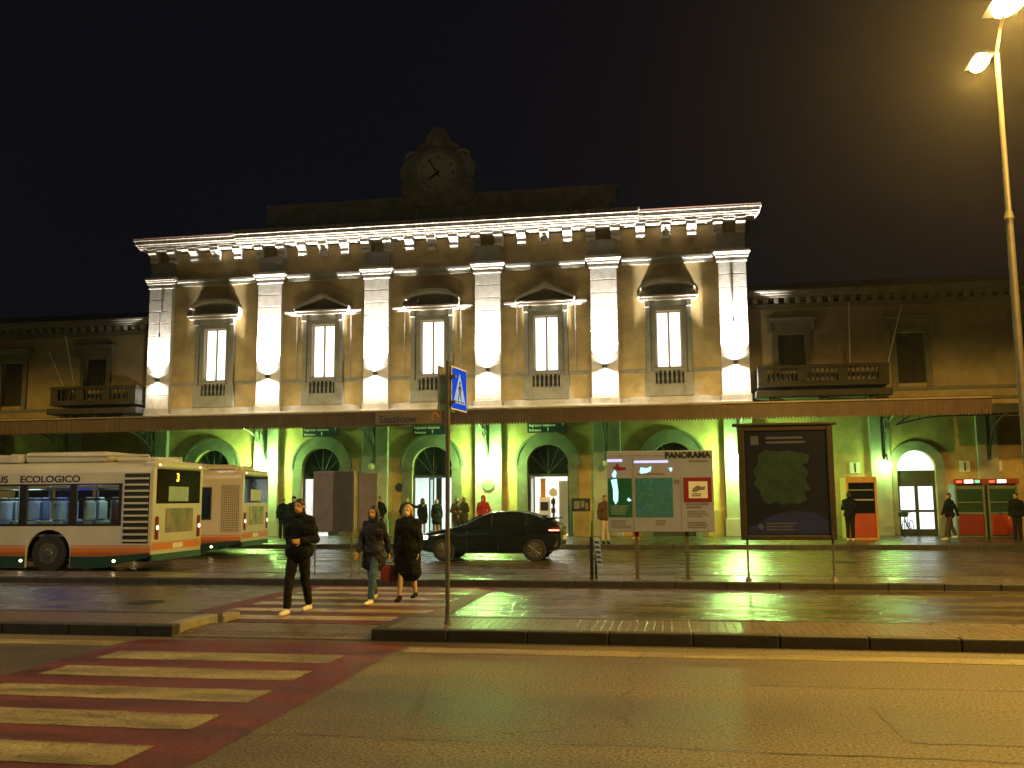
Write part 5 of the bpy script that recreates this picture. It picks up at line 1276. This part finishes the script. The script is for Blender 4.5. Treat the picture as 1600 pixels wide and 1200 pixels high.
    for sh, el, wr, s in arms_: m.cap(sh, .068 * bulk * k, el, .06 * bulk * k); m.cap(el, .06 * bulk * k, el.lerp(wr, .94), .046 * bulk * k)
    m.cap(V(0, .012, 1.45), .078 * k, V(0, .005, 1.52), .068 * k)
    remesh(m, 'coat' if top != 'jacket' else 'jacket', C[top_m], T, vox, 3, .035)
    if vox < .01:
        ga = T.children[-1]
        m = MB(); n = 16
        vs = [V(.085 * math.cos(2 * PI * i / n) * q, .012 + .085 * math.sin(2 * PI * i / n) * q, z + (.03 if math.sin(2 * PI * i / n) > 0 else 0)) for q, z in ((1.05, 1.46), (1.0, 1.53), (.9, 1.53), (.9, 1.46)) for i in range(n)]
        m.smooth = True; m.add(vs, [(j * n + i, j * n + (i + 1) % n, (j + 1) % 4 * n + (i + 1) % n, (j + 1) % 4 * n + i) for j in range(4) for i in range(n)]); m.build('collar', C[top_m], ga)
    # hair, hood, hat
    m = MB(); m.ell(Hd(0, .02, .038), .085 * k, .094 * k, .09 * k); m.ell(Hd(0, .045, -.01), .08 * k, .07 * k, .085 * k)
    if hair_len > 0:
        m.cap(Hd(-.03, .06, 0), .06 * k, Hd(-.04, .07, -hair_len), .05 * k); m.cap(Hd(.03, .06, 0), .06 * k, Hd(.04, .07, -hair_len), .05 * k)
        for s in (-1, 1): m.cap(Hd(s * .075, .01, .02), .03 * k, Hd(s * .085, .0, -hair_len * .9), .03 * k)
    if hair: remesh(m, 'hair', HAIR[hair], T, vox if vox < .01 else .012)
    if hood:
        m = MB(); m.ell(Hd(0, .03, .03), .105 * k, .105 * k, .125 * k); m.cap(Hd(0, .05, -.04), .1 * k, V(0, .03, 1.47), .1 * k); remesh(m, 'hood', C[hood], T, .014)
    if hat:
        m = MB(); m.ell(Hd(0, .015, .055), .092 * k, .1 * k, .085 * k); remesh(m, 'hat', C[hat], T, .012)
    for hp, kn, an, s, fwd in legs:
        m = MB(); a = an
        m.cap(a + Vector((0, .025 * k, -.045 * k)), .04 * k, a + Vector((0, -.08 * k, -.05 * k)), .042 * k); m.cap(a + Vector((0, -.08 * k, -.05 * k)), .042 * k, a + Vector((0, -.17 * k, -.058 * k)), .033 * k); m.cap(a, .043 * k, a + Vector((0, .02 * k, -.04 * k)), .042 * k)
        o = remesh(m, 'shoe', C[shoe_m], T, .009)
        lo = min(v.co.z for v in o.data.vertices)
    zmin = min((v.co.z for c in T.children if c.name.startswith('shoe') for v in c.data.vertices), default=0)
    T.location.z = loc[2] - zmin
    wr = {s: w for sh, el, w, s in arms_}
    return T, wr
# three crossing the far zebra towards us
person('man in black jacket and dark trousers with white shoes, crossing ahead of two women', (-5.79, 14.0, .008), R(-8), 1.77, stride=.34, arms=('swing_b', 'bent'), top_m='black', leg_m='darkgrey', shoe_m='white', hair='dark', vox=.009, lead=-1, bulk=1.08)
person('woman in slate padded jacket, blue jeans and white shoes, hair down', (-5.1, 15.6, .008), R(-14), 1.64, True, stride=.46, arms=('swing_f', 'swing_b'), top='coat', top_m='slate', leg_m='jeans', shoe_m='white', hair='dark', hair_len=.2, vox=.009, lead=1)
pw, wr = person('blonde woman in a long black coat with bright ankles, crossing beside the woman in jeans', (-4.63, 16.1, .008), R(-6), 1.66, True, stride=.3, arms=('carry', 'down'), top='long', top_m='black', leg_m=None, shoe_m='black', hair='blonde', hair_len=.07, vox=.009, bulk=1.18, lead=-1, skin=LIT_SKIN)
bag = thing('handbag', 'dark red handbag carried low by the blonde woman in the long coat', 'handbag', (-4.95, 16.1, .32), R(20)); m = MB()
m.bbox(-.17, .17, -.06, .06, 0, .3, .04); m.build('bag_body', mat('dark_red_leather', (.16, .025, .015), .4, .25, 6), bag); m = MB(); m.tube([(-.1 + .1 * (1 - math.cos(a * PI / 8)) , 0, .29 + .2 * math.sin(a * PI / 8)) for a in range(9)], .01, 6); m.build('strap', C['black'], bag)
# waiting on the station pavement
far = [
 ('person in black coat standing at the tail of the second bus, at the very end', (-16.75, 38.6, .15), R(40), dict(top_m='black', leg_m='black', hair='dark', H=1.74)),
 ('person with dark curly hair standing at the tail of the second bus, nearer the door', (-16.0, 38.0, .15), R(10), dict(top_m='darkgrey', leg_m='black', hair='dark', H=1.8, hat='black')),
 ('person in dark jacket half hidden by the narrow poster board', (-12.05, 37.6, .15), R(-20), dict(top_m='black', leg_m='black', hair='brown', H=1.78, arms=('phone', 'pocket'))),
 ('person in dark coat stretching an arm towards the middle entrance', (-11.45, 39.6, .15), R(30), dict(top_m='black', leg_m='darkgrey', hair='dark', H=1.74, arms=('pocket', 'out'))),
 ('woman in short dark coat with bare legs, dark against the middle doorway', (-10.95, 40.4, .15), R(160), dict(top='coat', top_m='black', leg_m=None, shoe_m='black', hair='dark', H=1.7, fem=True, hair_len=.12, skirt=(.62, 'black'))),
 ('woman with dark coat and slim legs, dark against the middle doorway beside its partition', (-10.3, 40.4, .15), R(20), dict(top='coat', top_m='darkgrey', leg_m=None, shoe_m='black', hair='dark', H=1.66, fem=True, hair_len=.08, skirt=(.58, 'black'))),
 ('person in brown coat in the shade right of the middle doorway', (-9.25, 39.8, .15), R(30), dict(top='coat', top_m='brown', leg_m='olive', hair='brown', H=1.72, arms=('bent', 'pocket'), turn=.6)),
 ('second person with pale hair in the shade right of the middle doorway', (-8.85, 39.4, .15), R(-40), dict(top='coat', top_m='olive', leg_m='darkgrey', hair='grey', H=1.76, arms=('pocket', 'bent'), stride=.25, turn=-.4)),
 ('person in a red hooded jacket behind the car', (-7.98, 39.3, .15), R(-10), dict(top_m='red', leg_m='darkgrey', hair='dark', H=1.78, hood='red', arms=('pocket', 'pocket'))),
 ('person in brown jacket and pale trousers behind the edge of the white map board', (-2.42, 34.2, .15), R(25), dict(top='jacket', top_m='brown', leg_m='cream', hair='brown', H=1.74)),
 ('person in red trousers half hidden below the white map board', (-1.45, 38.0, .15), R(-25), dict(top_m='brown', leg_m='red', shoe_m='cream', hair='dark', H=1.7)),
 ('person in dark jacket using the orange photo booth', (6.5, 36.5, .15), R(150), dict(top_m='black', leg_m='darkgrey', shoe_m='white', hair='dark', H=1.8, arms=('bent', 'phone'))),
 ('person in dark jacket and white shoes walking past the arched door', (10.25, 37.4, .15), R(-75), dict(top_m='black', leg_m='brown', shoe_m='white', hair='brown', H=1.74, stride=.5, arms=('swing_f', 'swing_b'))),
 ('person in dark clothes standing at the far vending machine', (12.65, 37.6, .15), R(-30), dict(top_m='black', leg_m='darkgrey', hair='dark', H=1.72)),
]
for lb, loc, rz, kw in far:
    a = dict(vox=.016); a.update(kw); person(lb, loc, rz, **a)
HAZE = .00045

# ================================================================== ADDED HAZE FOR LAMP GLOW
hm, hnt, hout = new_mat('lamp_glow_haze'); hv = hnt.nodes.new('ShaderNodeVolumePrincipled')
hv.inputs['Color'].default_value = (.85, .85, .88, 1); hv.inputs['Density'].default_value = HAZE; hv.inputs['Anisotropy'].default_value = .82
hnt.links.new(hv.outputs[0], hout.inputs['Volume'])
if HAZE: tag(MB().box(-75, 75, -45, 70, -1.6, 24).build('haze', hm), kind='stuff')  # thin volume added to imitate the glow of lens flare around lamps

# ================================================================== CAMERA, SKY, RENDER
yaw, pit, rol, f_, ch = -.1686, .1243, .007, 1450., 1.75
right = Vector((math.cos(yaw), -math.sin(yaw), 0)); fw0 = Vector((math.sin(yaw), math.cos(yaw), 0)); up = Vector((0, 0, 1))
fw = fw0 * math.cos(pit) + up * math.sin(pit); u0 = -fw0 * math.sin(pit) + up * math.cos(pit)
rc = right * math.cos(rol) - u0 * math.sin(rol); uc = right * math.sin(rol) + u0 * math.cos(rol)
cd = bpy.data.cameras.new('camera'); cam = bpy.data.objects.new('camera', cd); COL.objects.link(cam)
cd.sensor_width = 36; cd.lens = f_ / 1600 * 36; cd.clip_end = 2000; cd.clip_start = .1
cam.matrix_world = Matrix(((rc.x, uc.x, -fw.x, 0), (rc.y, uc.y, -fw.y, 0), (rc.z, uc.z, -fw.z, ch), (0, 0, 0, 1)))
scene.camera = cam
w = bpy.data.worlds.new('World'); scene.world = w; w.use_nodes = True
nt = w.node_tree; nt.nodes.clear()
out = nt.nodes.new('ShaderNodeOutputWorld'); bg = nt.nodes.new('ShaderNodeBackground')
sky = nt.nodes.new('ShaderNodeTexSky'); sky.sky_type = 'NISHITA'; sky.sun_disc = False; sky.sun_elevation = R(-4); sky.sun_rotation = R(200)
mx = nt.nodes.new('ShaderNodeMix'); mx.data_type = 'RGBA'; mx.blend_type = 'ADD'; mx.inputs['Factor'].default_value = 1
mx.inputs['B'].default_value = (.0024, .0025, .0055, 1)
sc_ = nt.nodes.new('ShaderNodeVectorMath'); sc_.operation = 'SCALE'; sc_.inputs['Scale'].default_value = .004
nt.links.new(sky.outputs[0], sc_.inputs[0]); nt.links.new(sc_.outputs[0], mx.inputs['A'])
nt.links.new(mx.outputs['Result'], bg.inputs[0]); bg.inputs[1].default_value = 1.0; nt.links.new(bg.outputs[0], out.inputs[0])
scene.view_settings.view_transform = 'Standard'; scene.view_settings.look = 'None'; scene.view_settings.exposure = 0; scene.view_settings.gamma = 1
scene.render.engine = 'CYCLES'; cy = scene.cycles
cy.use_denoising = True; cy.use_light_tree = True; cy.max_bounces = 6; cy.diffuse_bounces = 3; cy.glossy_bounces = 4; cy.transmission_bounces = 4; cy.transparent_max_bounces = 8
cy.caustics_reflective = False; cy.caustics_refractive = False; cy.sample_clamp_indirect = 6; cy.sample_clamp_direct = 0
